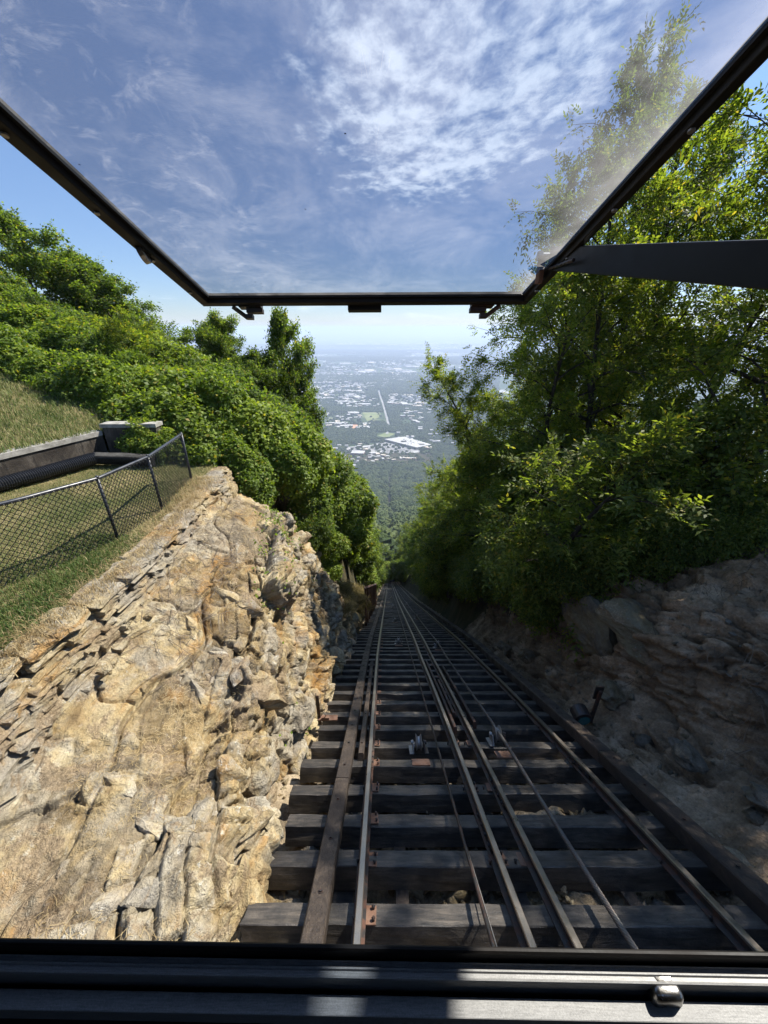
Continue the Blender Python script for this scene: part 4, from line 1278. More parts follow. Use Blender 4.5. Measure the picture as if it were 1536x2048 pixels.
LOC = [gen_tree(1001, 12, .30, 3.1, 'pinnate', 22, 2500, LOCUST, .05), gen_tree(1002, 12, .22, 2.7, 'pinnate', 22, 2500, LOCUST, -.04), gen_tree(1003, 12, .36, 3.5, 'pinnate', 21, 2500, LOCUST, .02)]
BRD = [gen_tree(2001, 9, .12, 2.5, 'broad', 34, 7000, BROAD), gen_tree(2002, 9, .18, 2.2, 'broad', 32, 7000, BROAD, .03), gen_tree(2003, 9, .08, 2.9, 'broad', 34, 7000, BROAD)]
SAP = [gen_tree(3001, 5, .06, 1.7, 'pinnate', 22, 1300, UNDER), gen_tree(3002, 5, .05, 2.0, 'broad', 22, 1500, UNDER), gen_tree(3003, 5, .10, 2.1, 'pinnate', 20, 1300, LOCUST)]


def gen_mound(seed, nleaf, mat, leaf=.115, wdt=.10, loose=.16, keepd=.66, sprigs=70):
    """vine-covered bush, unit about 1.5 m radius: leaves on a lumpy shell, several deep"""
    rg_ = np.random.default_rng(seed); C_ = []; R_ = []
    for k in range(11):
        a = rg_.uniform(0, 6.28); r_ = rg_.uniform(0, 1.0); C_.append((r_ * math.cos(a), r_ * math.sin(a), rg_.uniform(-.5, .65) * (1.1 - r_ * .5))); R_.append(rg_.uniform(.5, .85))
    C_ = np.array(C_); R_ = np.array(R_)
    m_ = int(nleaf * 1.9); k = rg_.integers(0, 11, m_); n_ = norm(rg_.normal(size=(m_, 3)) + np.array([0, 0, .25]))
    dep = 1 + loose * .35 - np.abs(rg_.normal(0, loose, m_)); p_ = C_[k] + n_ * (R_[k] * dep)[:, None]
    p_ += n_ * (.20 * fbm(p_ * 2.2, 3, seed))[:, None]
    d = np.linalg.norm(p_[:, None, :] - C_[None], axis=2) / R_[None]
    keep = d.min(1) > keepd
    p_, n_ = p_[keep][:nleaf], n_[keep][:nleaf]
    si = rg_.integers(0, len(p_), sprigs); sd_ = norm(n_[si] * .9 + rg_.normal(0, .5, (sprigs, 3)) + np.array([0, 0, .35])); sl = rg_.uniform(.15, .5, sprigs)
    for j in range(9):
        f_ = (j + 1) / 9; p_ = np.concatenate([p_, p_[si] + sd_ * (sl * f_)[:, None] - np.array([0, 0, .25]) * (sl * f_ * f_)[:, None] + rg_.normal(0, .025, (sprigs, 3))]); n_ = np.concatenate([n_, norm(sd_ + rg_.normal(0, .7, (sprigs, 3)))])
    q_ = len(p_)
    d = norm(np.array([0, 0, -.55]) + n_ * .45 + rg_.normal(0, .5, (q_, 3)))
    up = norm(n_ * .8 + np.array([0, 0, .55]) + rg_.normal(0, .33, (q_, 3)))
    s = norm(np.cross(d, up)); nq = np.cross(s, d)
    Q = leaf_quad(p_, d, s, nq, leaf * rg_.uniform(.55, 1.3, q_), wdt * rg_.uniform(.6, 1.25, q_), .14)
    mb = MB()
    for j in range(16):
        a = rg_.uniform(0, 6.28); e = C_[j % 11] * rg_.uniform(.5, 1.0)
        mb.tube([(0.25 * math.cos(a), .25 * math.sin(a), -1.3), tuple(e * .45 + np.array([0, 0, -.3])), tuple(e)], [.03, .018, .006], 4, False)
    tm = mb.mesh('stem'); tm.materials.append(BARK)
    return tm, quads_mesh('foliage', Q, mat)


VINE2 = m_leaf('young_vine_leaf', (0.055, 0.085, 0.010), (0.12, 0.17, 0.022), (0.21, 0.26, 0.04), 0.36, 0.22)
MND = [gen_mound(4001, 15000, VINE), gen_mound(4002, 12000, VINE2, .14, .12), gen_mound(4003, 15000, VINE, .12, .085, .2, .6, 160), gen_mound(4004, 12000, BROAD, .14, .075, .26, .55, 200), gen_mound(4005, 13000, VINE2, .12, .11)]
UMD = [gen_mound(4101 + k, 9000, UNDER, .11, .065, .42, .35, 260) for k in range(3)]
DMD = [gen_mound(4201, 9000, DRYLEAF, .13, .03, .4, .3, 200)]


def plant(name, kit, loc, rotz, sc, label, cat, group, parts=('trunk', 'crown'), tilt=(0, 0)):
    root = empty(name, loc, (tilt[0], tilt[1], rotz)); root.scale = sc if hasattr(sc, '__len__') else (sc,) * 3
    tag(root, label, cat, group)
    link(parts[0], kit[0], None, root); link(parts[1], kit[1], None, root)
    return root


ST = ('stem', 'foliage')
VL, VG = 'bright green vine-smothered bush in the thick mass left of the track', 'vine-covered bushes left of the track'
rv = random.Random(5)


def vine(x, y, z, sc, kit=None, label=VL, group=VG):
    k = kit or MND
    plant('vine_bush', k[rv.randrange(len(k))], (x, y, z), rv.uniform(0, 6.28), (sc * rv.uniform(.9, 1.15), sc * rv.uniform(.9, 1.15), sc * rv.uniform(.85, 1.1)), label, 'bush', group, ST)


# hedge along the far side of the upper lawn, from the picture's left edge to the end block
HL, HG = 'bright green bush in the hedge row along the upper grass bank', 'hedge bushes along the grass bank'
for k in range(15):
    t = k / 14; x = -7.0 + (-20.5 + 7.0) * t; y = 12.2 + (19.0 - 12.2) * t
    for r_ in range(3):
        yy_ = y + r_ * 1.5; vine(x + rv.uniform(-.4, .4) + r_ * .5, yy_, float(upper_z(x, y)) + .15 + rv.uniform(-.25, .25) + .28 * r_ - .55 * (1 - t), .85 + .2 * rv.random(), None, HL, HG)
# front mound over the fence end and the draped cliff edge
for x, y, z, s in [(-6.5, 10.65, -3.35, .5), (-6.9, 11.0, -2.9, .5), (-5.9, 11.6, -3.6, .85), (-5.0, 11.7, -4.0, .8), (-4.3, 11.6, -4.6, .72), (-5.6, 13.2, -2.9, 1.15), (-4.5, 13.4, -3.5, 1.1), (-3.7, 13.0, -4.6, .9),
                   (-6.8, 13.6, -2.7, 1.1), (-3.4, 14.6, -4.7, 1.05), (-3.0, 14.2, -6.0, .85), (-2.9, 15.6, -5.7, 1.05), (-2.75, 13.4, -7.0, .7), (-2.7, 13.9, -8.3, .7), (-2.6, 13.2, -9.0, .55),
                   (-2.55, 16.8, -6.9, 1.1), (-2.5, 18.2, -7.9, 1.15), (-2.6, 17.0, -9.2, .9), (-3.8, 16.5, -5.2, 1.25), (-4.9, 15.6, -3.9, 1.3), (-3.6, 18.5, -6.8, 1.3), (-2.3, 20.0, -9.0, 1.2), (-2.3, 21.0, -11.5, 1.0), (-2.5, 19.0, -11.0, .85)]:
    vine(x, y, z, s)
for k in range(46):
    y = 21.5 + k * .95; x = float(off(y)) - 2.2 - .9 * rv.random(); top = float(z_left(y)) + 3.2
    vine(x - .3, y, top - rv.uniform(0, 1.6), rv.uniform(1.0, 1.4))
    if k % 2 == 0: vine(x + .1, y + .5, top - rv.uniform(2.6, 4.4), rv.uniform(.9, 1.2))
    if k % 2: vine(x - 2.4, y, top + rv.uniform(-.4, 1.0), rv.uniform(1.1, 1.5))
for x, y, z, s in [(-1.75, 14.4, -11.6, .42), (-1.9, 15.6, -12.2, .55), (-1.7, 16.6, -13.3, .5), (-1.9, 17.8, -13.9, .6), (-1.6, 19.2, -15.6, .5), (-1.9, 13.0, -10.8, .4), (-2.3, 15.0, -11.4, .5), (-2.1, 16.4, -12.6, .5), (-2.0, 18.8, -14.6, .55), (-2.1, 14.0, -11.2, .4)]:
    vine(x, y, z, s, DMD, 'dry brown scrub at the foot of the vines beside the ties', 'dry scrub left of the track')
for k in range(40):                                        # fill between the hedge and the tree line
    x = rv.uniform(-24, -9); y = 17 + rv.uniform(0, 9) + max(0, (-x - 14)) * .3
    z = np.interp(-x, [5, 9, 14, 24], [-4.6, -2.9, -2.2, -.9]) - .20 * (y - 18)
    vine(x, y, float(z), rv.uniform(1.1, 1.6), None, 'mid-green rounded bush on the slope between the hedge and the tree line', 'bushes on the left slope')


for k in range(16):                                        # feathery saplings standing out of the vines
    x = rv.uniform(-17, -9); y = 15.5 + rv.uniform(0, 6) + .25 * max(0, -x - 8); z = np.interp(-x, [5, 9, 14, 24], [-4.2, -2.9, -2.2, -.9]) - .20 * (y - 18) - .7
    plant('sapling', SAP[2], (x, y, float(z)), rv.uniform(0, 6.28), rv.uniform(.45, .75), 'feathery-leaved sapling standing up out of the vines left of the track', 'sapling', 'saplings among the left vines')


def tree(kit, x, y, sc, label, group, z=None, name='tree', tilt=(0, 0)):
    z = float(hill_z(np.array([x]), np.array([y]))[0]) if z is None else z
    plant(name, kit, (x, y, z), rv.uniform(0, 6.28), sc, label, 'tree', group, tilt=tilt)


LT = 'trees behind the hedge left of the track'
for x, y, z, sc, kit, lb in [(-20.6, 27, -4.0, (1.25, 1.25, 1.12), 0, 'tallest tree at the left edge behind the hedge, with a pointed top'),
                             (-18.8, 28.0, -4.6, (1.2, 1.2, 1.0), 1, 'broad tree just right of the tall pointed tree behind the hedge'),
                             (-16.0, 27, -4.8, (1.15, 1.15, .88), 2, 'spreading tree on the skyline sloping down right of the tall trees'),
                             (-13.5, 25, -6, (.85, .85, .72), 0, 'small feathery tree on the skyline above the hedge middle'),
                             (-11.6, 25.5, -6.4, (.8, .8, .75), 1, 'small pale tree on the skyline left of the round dark crown'),
                             (-9.9, 23.5, -6.5, (.72, .72, .76), 2, 'round dark leafy crown below the window latch'),
                             (-8.3, 24, -7.6, (.7, .7, .68), 0, 'low tree in the dip of the skyline beside the upright tree'),
                             (-6.1, 22.8, -10.6, (.76, .76, 1.24), 0, 'upright leafy tree right of the skyline dip against the valley'),
                             (-5.2, 22.2, -12, (.70, .70, 1.16), 1, 'leaning bushy tree on the valley side of the upright tree'),
                             (-7.6, 20.8, -7.5, (.75, .75, .68), 2, 'leafy tree rising out of the vines in front of the upright tree')]:
    tree(BRD[kit], x, y, sc, lb, LT, z)
for k in range(34):
    y = 27 + k * 2.4; x = float(off(y)) - 4.2 - rv.uniform(0, 3.5); sc = rv.uniform(.95, 1.3)
    tree(BRD[k % 3] if k % 3 else LOC[k % 3], x - 1.2 * (k < 8), y, (sc if k % 3 else sc * .8) * (.8 if k < 8 else 1), 'leafy tree crowding the left edge of the track down the hill', 'trees lining the left of the track')

RL, RG = 'tall fine-leaved tree in the dark thicket right of the track', 'trees in the thicket right of the track'
for i, (x, y, sc, kit, tl_) in enumerate([(7.7, 13.8, (.95, .95, 1.16), 0, .06), (10.2, 11.2, (1.0, 1.0, 1.3), 1, .0), (12.0, 12.0, (1.1, 1.1, 1.5), 2, 0), (7.4, 16.2, (.95, .95, 1.02), 2, .07), (10.6, 15.0, (1.1, 1.1, 1.25), 0, .0),
                                         (6.8, 19.6, (.9, .9, 1.0), 1, .08), (9.5, 18.8, (1.1, 1.1, 1.15), 2, .0), (13.4, 17, (1.2, 1.2, 1.3), 1, .0), (6.2, 23.4, (.85, .85, 1.05), 0, .07), (8.8, 23.0, (1.1, 1.1, 1.15), 1, .0),
                                         (5.6, 27.5, (.85, .85, 1.15), 2, .07), (5.4, 30.5, (.8, .8, 1.25), 1, .06), (8.2, 28, (1.1, 1.1, 1.2), 0, 0), (12, 24, (1.2, 1.2, 1.2), 2, 0), (15.5, 13.5, (1.2, 1.2, 1.3), 0, 0), (16.5, 19, (1.2, 1.2, 1.3), 1, 0), (14.2, 9.6, (1.0, 1.0, 1.1), 2, 0), (10.8, 24.5, (1.15, 1.15, 2.0), 1, .02), (12.8, 19.5, (1.15, 1.15, 1.75), 0, 0), (9.6, 21.6, (.95, .95, 1.62), 2, .04)]):
    tree(LOC[kit], x, y, sc, {0: 'tall fine-leaved tree whose airy crown shows through the right side of the hatch pane', 17: 'very tall slender tree standing highest behind the hatch pane in the right thicket', 10: 'slim tree at the edge of the right thicket leaning out against the valley view', 11: 'farther slim tree leaning from the right thicket just left of the taller ones'}.get(i, RL), RG, None, tilt=(0, -tl_))
for k in range(36):
    y = 33 + k * 2.3; x = float(off(y)) + 6.0 + rv.uniform(0, 3.2)
    tree(LOC[k % 3] if k % 2 else BRD[k % 3], x, y, rv.uniform(.85, 1.15) * (1 if k % 2 else 1.25), 'leafy tree crowding the right edge of the track down the hill', 'trees lining the right of the track')
UL_, UG = 'dark shrubby sapling in the undergrowth right of the track', 'undergrowth right of the track'
for k in range(64):
    y = 9.2 + k * .62 + rv.uniform(0, .5); u = rv.choice([4.7, 5.6, 6.8, 8.6, 10.5]) + rv.uniform(-.3, .5); x = float(off(y)) + u
    z = float(z_right(y)) - .5 - (1.4 if u < 5.4 else 0)
    plant('sapling', SAP[k % 3], (x, y, z), rv.uniform(0, 6.28), rv.uniform(.75, 1.25), UL_, 'sapling', UG)
for k in range(34):
    y = 8.4 + k * .95; x = float(off(y)) + rv.uniform(4.3, 5.4); z = float(z_right(y)) - rv.uniform(-.4, 2.2)
    plant('undergrowth_bush', UMD[k % 3], (x, y, z), rv.uniform(0, 6.28), rv.uniform(.55, .95), 'dark bush draped over the right edge of the cutting', 'bush', 'bushes draped over the right cutting', ST)
for k in range(22):
    x = 6.6 + k * .5; y = 8.6 + rv.uniform(-.5, 1.6); z = float(z_right(y)) + .15 + .2 * max(0, x - 8) + rv.uniform(-.2, .9)
    plant('undergrowth_bush', UMD[k % 3], (x, y, z), rv.uniform(0, 6.28), rv.uniform(.5, .9), 'dark bush behind the brow of the shaded bank', 'bush', 'bushes along the brow of the right bank', ST)
for x, y, z, sc_ in [(5.2, 8.6, -6.0, .7), (5.9, 8.2, -5.2, .6), (6.7, 8.0, -4.9, .6), (7.6, 7.8, -4.6, .6), (8.6, 7.6, -4.3, .6), (4.9, 9.6, -7.6, .75), (9.6, 7.6, -4.0, .6)]:
    plant('undergrowth_bush', UMD[rv.randrange(3)], (x, y, z), rv.uniform(0, 6.28), sc_, 'dark bush spilling over the brow of the shaded bank', 'bush', 'bushes along the brow of the right bank', ST)
# shade tree further right, beyond the window
for x, y, sc in [(12.5, 6.0, .72), (14.5, 3.6, .8), (17, 6.4, 1.0)]:
    tree(LOC[0], x, y, sc, RL, RG, float(z_right(y)) + .8)
for k in range(44):                                        # growth closing in over the line where it drops out of sight
    y = 92 + k * 2.6; u = (-3.3 if k % 2 else 3.4) * rv.uniform(.8, 1.05); x = CX + float(off(y)) + u
    vine(x - u * .25, y, float(zr(y)) + rv.uniform(2.4, 6.5), rv.uniform(1.4, 2.1), None, 'leafy bush hanging over the track far down the hill', 'bushes hanging over the far track')
for k in range(40):
    y = 118 + k * 4.2; u = (-3.9 if k % 2 else 3.9) * rv.uniform(.85, 1.1)
    tree(BRD[k % 3], CX + float(off(y)) + u, y, rv.uniform(1.1, 1.5), 'leafy tree leaning over the track far down the hill', 'trees leaning over the far track', float(zr(y)) - .5, tilt=(0, -.10 if u > 0 else .10))
# sprigs of ivy on the rock
iv = []
rgi = np.random.default_rng(44)
for cxx, cyy, nn in ((.47, 7.6, 60), (.5, 8.3, 70), (.45, 8.8, 60), (.52, 6.9, 40), (.55, 9.4, 70), (.4, 9.3, 50), (.5, 6.2, 25), (.72, 5.0, 26), (.86, 3.3, 30)):
    P_, N_ = rock_at(np.clip(cxx + rgi.normal(0, .035, nn), .05, .95), cyy + rgi.normal(0, .28, nn))
    d = norm(np.array([.5, 0, -.4]) + rgi.normal(0, .6, (nn, 3))); up = norm(N_ + rgi.normal(0, .35, (nn, 3))); s = norm(np.cross(d, up))
    iv.append(leaf_quad(P_ + N_ * .03 + rgi.uniform(0, .05, (nn, 1)) * N_, d, s, np.cross(s, d), .075 * rgi.uniform(.6, 1.2, nn), .06 * rgi.uniform(.7, 1.2, nn), .15))
tag(link('ivy', quads_mesh('ivy', np.concatenate(iv, 0), VINE)), 'scattered ivy sprigs creeping over the sunlit rock', kind='stuff')

# ------------------------------------------------------------------ far woods (nobody could count them)
def forest(name, pts, scl, mat, label):
    me = bpy.data.meshes.new(name); me.vertices.add(len(pts)); me.vertices.foreach_set('co', np.asarray(pts, np.float32).ravel())
    at = me.attributes.new('scl', 'FLOAT', 'POINT'); at.data.foreach_set('value', np.asarray(scl, np.float32))
    o = link(name, me, mat); tag(o, label, kind='stuff')
    ng = bpy.data.node_groups.new(name, 'GeometryNodeTree')
    ng.interface.new_socket('Geometry', in_out='INPUT', socket_type='NodeSocketGeometry'); ng.interface.new_socket('Geometry', in_out='OUTPUT', socket_type='NodeSocketGeometry')
    N_ = ng.nodes; L_ = ng.links
    gi = N_.new('NodeGroupInput'); go = N_.new('NodeGroupOutput')
    ico = N_.new('GeometryNodeMeshIcoSphere'); ico.inputs['Subdivisions'].default_value = 4; ico.inputs['Radius'].default_value = 1
    nz = N_.new('ShaderNodeTexNoise'); nz.inputs['Scale'].default_value = 2.3; nz.inputs['Detail'].default_value = 4; nz.inputs['Roughness'].default_value = .65
    sp_ = N_.new('GeometryNodeSetPosition'); nrm = N_.new('GeometryNodeInputNormal'); vm = N_.new('ShaderNodeVectorMath'); vm.operation = 'SCALE'
    mt = N_.new('ShaderNodeMath'); mt.operation = 'MULTIPLY_ADD'; mt.inputs[1].default_value = 1.9; mt.inputs[2].default_value = -.95
    L_.new(nz.outputs[0], mt.inputs[0]); L_.new(nrm.outputs[0], vm.inputs[0]); L_.new(mt.outputs[0], vm.inputs['Scale']); L_.new(ico.outputs[0], sp_.inputs[0]); L_.new(vm.outputs[0], sp_.inputs['Offset'])
    sm = N_.new('GeometryNodeSetMaterial'); sm.inputs['Material'].default_value = mat; L_.new(sp_.outputs[0], sm.inputs[0])
    ip = N_.new('GeometryNodeInstanceOnPoints'); L_.new(gi.outputs[0], ip.inputs['Points']); L_.new(sm.outputs[0], ip.inputs['Instance'])
    na = N_.new('GeometryNodeInputNamedAttribute'); na.data_type = 'FLOAT'; na.inputs[0].default_value = 'scl'
    cv = N_.new('ShaderNodeCombineXYZ'); m8 = N_.new('ShaderNodeMath'); m8.operation = 'MULTIPLY'; m8.inputs[1].default_value = .85
    L_.new(na.outputs[0], cv.inputs[0]); L_.new(na.outputs[0], cv.inputs[1]); L_.new(na.outputs[0], m8.inputs[0]); L_.new(m8.outputs[0], cv.inputs[2]); L_.new(cv.outputs[0], ip.inputs['Scale'])
    rv_ = N_.new('FunctionNodeRandomValue'); rv_.data_type = 'FLOAT_VECTOR'; rv_.inputs[1].default_value = (.3, .3, 6.28); L_.new(rv_.outputs[0], ip.inputs['Rotation'])
    L_.new(ip.outputs[0], go.inputs[0])
    md = o.modifiers.new('woods', 'NODES'); md.node_group = ng
    return o


def m_canopy():
    m, n, out = new_mat('far_canopy'); g = n.add('ShaderNodeNewGeometry'); p = g.outputs['Position']; oi = n.add('ShaderNodeObjectInfo')
    a = n.noise(p, .55, 5, .75); b_ = n.noise(p, .03, 3)
    v = n.math('ADD', n.math('MULTIPLY', a, .6), n.math('ADD', n.math('MULTIPLY', oi.outputs['Random'], .3), n.math('MULTIPLY', b_, .35)))
    c = n.ramp(v, [(.35, (.020, .036, .012)), (.6, (.055, .08, .024)), (.9, (.125, .145, .045))])
    bsdf(n, out, c, .8, n.bump(a, 1.0, 1.2), spec=.15); return m


CANOPY = m_canopy()
gx, gy = np.meshgrid(np.arange(-330, 360, 8.2), np.arange(128, 1225, 8.2)); gx = gx.ravel() + RNG.uniform(-2.6, 2.6, gx.size); gy = gy.ravel() + RNG.uniform(-2.6, 2.6, gy.size)
u_ = gx - CX - off(gy); ok = (np.abs(u_) > np.where(gy < 620, 4.2, 6.5)) & (np.abs(gx) < 60 + .30 * gy)
gx, gy = gx[ok], gy[ok]; sc_ = RNG.uniform(3.2, 5.2, len(gx)) + 3.4 * (RNG.random(len(gx)) < .3); gz = np.maximum(hill_z(gx, gy), -431) + sc_ * 1.0
forest('forest', np.stack([gx, gy, gz], -1), sc_, CANOPY, 'dense woods covering the lower mountainside')

# valley: built-up zones (x0, x1, y0, y1) where the photo shows roofs, woods elsewhere
URB = [(-60, 178, 1300, 1612), (-160, -40, 1295, 1540), (-345, -66, 1815, 2190), (-660, -125, 2600, 3520), (-310, -20, 2335, 2720), (22, 262, 2335, 2870), (84, 205, 1880, 2200), (-1050, 600, 3990, 5650), (-126, 16, 1955, 2195), (-35, 52, 1632, 1738), (-182, -112, 1795, 1890)]
ROADX = [-41, -16, 3, 16, 22]; ROADY = [3002, 2603, 2262, 2020, 1883]
tx, ty = [], []
for y0, y1, st, hw in ((1180, 2500, 9.5, .30), (2500, 4200, 15, .30), (4200, 9000, 34, .30)):
    a_, b_ = np.meshgrid(np.arange(-hw * y1, hw * y1, st), np.arange(y0, y1, st)); a_ = a_.ravel() + RNG.uniform(-st * .4, st * .4, a_.size); b_ = b_.ravel() + RNG.uniform(-st * .4, st * .4, b_.size)
    ok = np.abs(a_) < hw * b_ * .95
    for i_, (x0, x1, q0, q1) in enumerate(URB):
        inside = (a_ > x0) & (a_ < x1) & (b_ > q0) & (b_ < q1); ok &= ~(inside & (RNG.random(len(a_)) < (.80 if i_ not in (8, 9) else .97)))
    ok &= np.abs(a_ - np.interp(b_, ROADY[::-1], ROADX[::-1])) > np.where((b_ > 1870) & (b_ < 3050), st * .6 + 5, 0)
    if y0 > 4000: ok &= fbm(np.stack([a_ / 900, b_ / 700, 0 * a_], -1), 3, 77) > -.12
    tx.append(np.stack([a_[ok], b_[ok], np.full(ok.sum(), st)], -1))
tx = np.concatenate(tx, 0); sc_ = tx[:, 2] * RNG.uniform(.42, .72, len(tx))
forest('forest', np.stack([tx[:, 0], tx[:, 1], valley_z(tx[:, 0], tx[:, 1]) + np.minimum(sc_, 9) * .55], -1), np.minimum(sc_, 14), CANOPY, 'woods and street trees spread over the valley floor')


def flat_mat(name, c1, c2, sc):
    m, n, out = new_mat(name); bsdf(n, out, n.ramp(n.noise(pos(n), sc, 5, .7), [(.35, c1), (.65, c2)]), .9, spec=.15); return m


ROOFM = [flat_mat('white_roof', (.34, .335, .31), (.50, .485, .455), .05), flat_mat('grey_roof', (.30, .29, .28), (.42, .41, .40), .06), flat_mat('tan_roof', (.42, .36, .28), (.55, .48, .39), .06)]
WALLM = flat_mat('building_wall', (.20, .17, .145), (.33, .29, .25), .1); BRICKM = flat_mat('brick_wall', (.16, .09, .065), (.24, .14, .10), .2)
PAVE = flat_mat('parking_lot_asphalt', (.22, .215, .205), (.33, .32, .305), .03); ROADM = flat_mat('pale_road', (.24, .235, .22), (.34, .33, .31), .02)
FIELD = flat_mat('mown_field', (.13, .165, .055), (.24, .25, .11), .02); CLAY = flat_mat('bare_clay', (.45, .22, .12), (.55, .33, .2), .03)


def ground_patch(name, pts, mat, label, z=-429.2):
    mb = MB(); mb.add([(x, y, z) for x, y in pts], [tuple(range(len(pts)))]); return tag(mb.build(name, mat), label, kind='structure')


ground_patch('parking_lot', [(-50, 1530), (-2, 1575), (128, 1463), (172, 1400), (90, 1345), (20, 1370)], PAVE, 'grey car park in front of the big white-roofed store')
ground_patch('parking_lot', [(-158, 1492), (-50, 1528), (20, 1368), (88, 1340), (145, 1302), (-60, 1315), (-125, 1330)], ROADM, 'pale paved yards between the nearer valley buildings', -429.6)
ground_patch('field', [(-121, 2192), (-25, 2190), (-10, 2082), (-86, 1960)], FIELD, 'green playing field left of the straight pale road')
ground_patch('field', [(-30, 1671), (14, 1735), (50, 1708), (14, 1637)], FIELD, 'small bright meadow behind the big white-roofed store')
ground_patch('bare_ground', [(-179, 1888), (-130, 1888), (-118, 1806), (-175, 1812)], CLAY, 'patch of bare orange clay at the valley wood edge')
mb = MB(); fr = [(Vector((x, y, -428.6)), Vector((1, 0, 0)), Vector((0, 0, 1))) for x, y in ((-41, 3002), (-30, 2800), (-16, 2603), (-4, 2420), (3, 2262), (10, 2130), (16, 2020), (22, 1883), (17, 1790), (14, 1700))]
mb.sweep([(-5.5, -.5), (-5.5, 0), (5.5, 0), (5.5, -.5)], fr); tag(mb.build('road', ROADM), 'straight pale road running across the valley in line with the track', kind='structure')
big = empty('store_building', (85, 1530, -430)); tag(big, 'huge flat white-roofed store with a long dark front beside the car park', 'store'); bpy.context.view_layer.update()
bq = [Vector((2, 1582, 0)), Vector((88, 1622, 0)), Vector((188, 1500, 0)), Vector((128, 1458, 0))]
for nm, z0, z1, k_, mt in (('wall', -430, -421, 1.0, WALLM), ('roof', -420.99, -420, 1.01, ROOFM[0])):
    cc = sum(bq, Vector()) / 4; mb = MB(); vs = [Vector((*(cc + (p_ - cc) * k_).xy, z)) for z in (z0, z1) for p_ in bq]
    mb.add(vs, [(0, 1, 5, 4), (1, 2, 6, 5), (2, 3, 7, 6), (3, 0, 4, 7), (3, 2, 1, 0), (4, 5, 6, 7)]); part(mb, nm, mt, big)
mb = MB()
for k in range(26): mb.box((60 + 70 * rv.random() + 10, 1500 + 80 * rv.random(), -419), (3, 2, 1.6))
tag(part(mb, 'roof_unit', ROOFM[1], big), kind='stuff')
cars = MB()
for k in range(240):
    r_, c_ = divmod(k, 24); a = Vector((-36, 1522)) .lerp(Vector((112, 1395)), c_ / 23); p_ = a + Vector((-1.0, -1.0)) * (r_ - 3.5) * 6.2
    if rv.random() < .62: cars.box((p_.x, p_.y, -428.3), (2.0, 4.4, 1.5), Matrix.Rotation(.7, 3, 'Z'))
tag(cars.build('parked_cars', ROOFM[1]), 'rows of tiny parked cars in the car park of the big store', kind='stuff')

bm_cache = {}


def building(x, y, sx_, sy_, h, rz, ri, brick, name, label, cat, group=None, z=None):
    z = float(valley_z(np.array([x]), np.array([y]))[0]) if z is None else z
    key = (ri, brick)
    if key not in bm_cache:
        me = bpy.data.meshes.new('valley_building'); mb = MB(); mb.box((0, 0, .46), (1, 1, .92)); mb.box((0, 0, .96), (1.02, 1.02, .08))
        me.from_pydata(mb.v, [], mb.f); me.materials.append(BRICKM if brick else WALLM); me.materials.append(ROOFM[ri])
        for i_, pl_ in enumerate(me.polygons): pl_.material_index = 1 if i_ >= 6 else 0
        bm_cache[key] = me
    o = link(name, bm_cache[key], None, None, loc=(x, y, z), rot=(0, 0, rz), scale=(sx_, sy_, h)); return tag(o, label, cat, group)


building(-98, 1402, 48, 34, 9, -.15, 0, True, 'office_building', 'large brick office block with a pale flat roof left of the car park', 'office block')
building(-30, 1408, 46, 16, 6, .45, 0, False, 'shop_building', 'long white-roofed shop between the brick office and the car park', 'shop')
building(172, 1478, 40, 22, 7, -.7, 2, True, 'shop_building', 'tan and red roofed shop at the right end of the big store', 'shop')
building(-10, 1365, 56, 12, 5, .1, 0, False, 'shop_building', 'low pale strip of shops in front of the car park', 'shop')
building(75, 1345, 44, 14, 5, -.2, 2, False, 'shop_building', 'low tan strip of shops below the big white-roofed store', 'shop')
building(120, 1410, 20, 14, 6, .3, 0, False, 'shop_building', 'small pale shop at the lower right of the car park', 'shop')
for (x0, x1, y0, y1, nb, smin, smax, gl) in [(-150, 135, 1300, 1400, 26, 8, 18, 'small buildings among the trees nearest the mountain foot'), (-150, -50, 1420, 1530, 10, 9, 20, 'small buildings among the trees nearest the mountain foot'),
                                             (-335, -75, 1820, 2185, 34, 16, 62, 'flat-roofed warehouses left of the straight valley road'), (-650, -140, 2610, 3500, 70, 24, 100, 'long pale industrial sheds far down the valley'),
                                             (-300, -30, 2345, 2700, 34, 18, 60, 'long pale industrial sheds far down the valley'), (30, 255, 2345, 2860, 34, 18, 80, 'pale buildings right of the straight valley road'),
                                             (88, 200, 1885, 2195, 16, 12, 36, 'pale buildings right of the straight valley road'), (-1000, 560, 4000, 5600, 66, 50, 190, 'pale roofs of the distant built-up strip')]:
    for k in range(nb):
        x, y = rv.uniform(x0, x1), rv.uniform(y0, y1)
        if abs(x - float(np.interp(y, ROADY[::-1], ROADX[::-1]))) < 26 and 1850 < y < 3050: continue
        if -50 < x < 178 and 1340 < y < 1630 and x * 1.0 + (y - 1330) > 40 and (x0, y0) == (-150, 1300): continue
        if -121 < x < -8 and 1960 < y < 2192: continue
        L_ = rv.uniform(smin, smax); building(x, y, L_, L_ * rv.uniform(.35, .8), rv.uniform(5, 9), rv.choice([.2, .2, -.35, 1.77]) + rv.uniform(-.1, .1), rv.choice([0, 0, 0, 1, 2]), rv.random() < .25, 'valley_building',
                                       {'small': 'small pale building among trees near the mountain foot', 'flat': 'flat-roofed warehouse left of the straight valley road', 'long ': 'long pale industrial shed far down the valley beyond the field', 'pale b': 'pale low building right of the straight valley road', 'pale r': 'pale roof in the distant built-up strip below the blue ridge'}[next(q for q in ('small', 'flat', 'long ', 'pale b', 'pale r') if gl.startswith(q))], 'building', gl)
mb = MB()
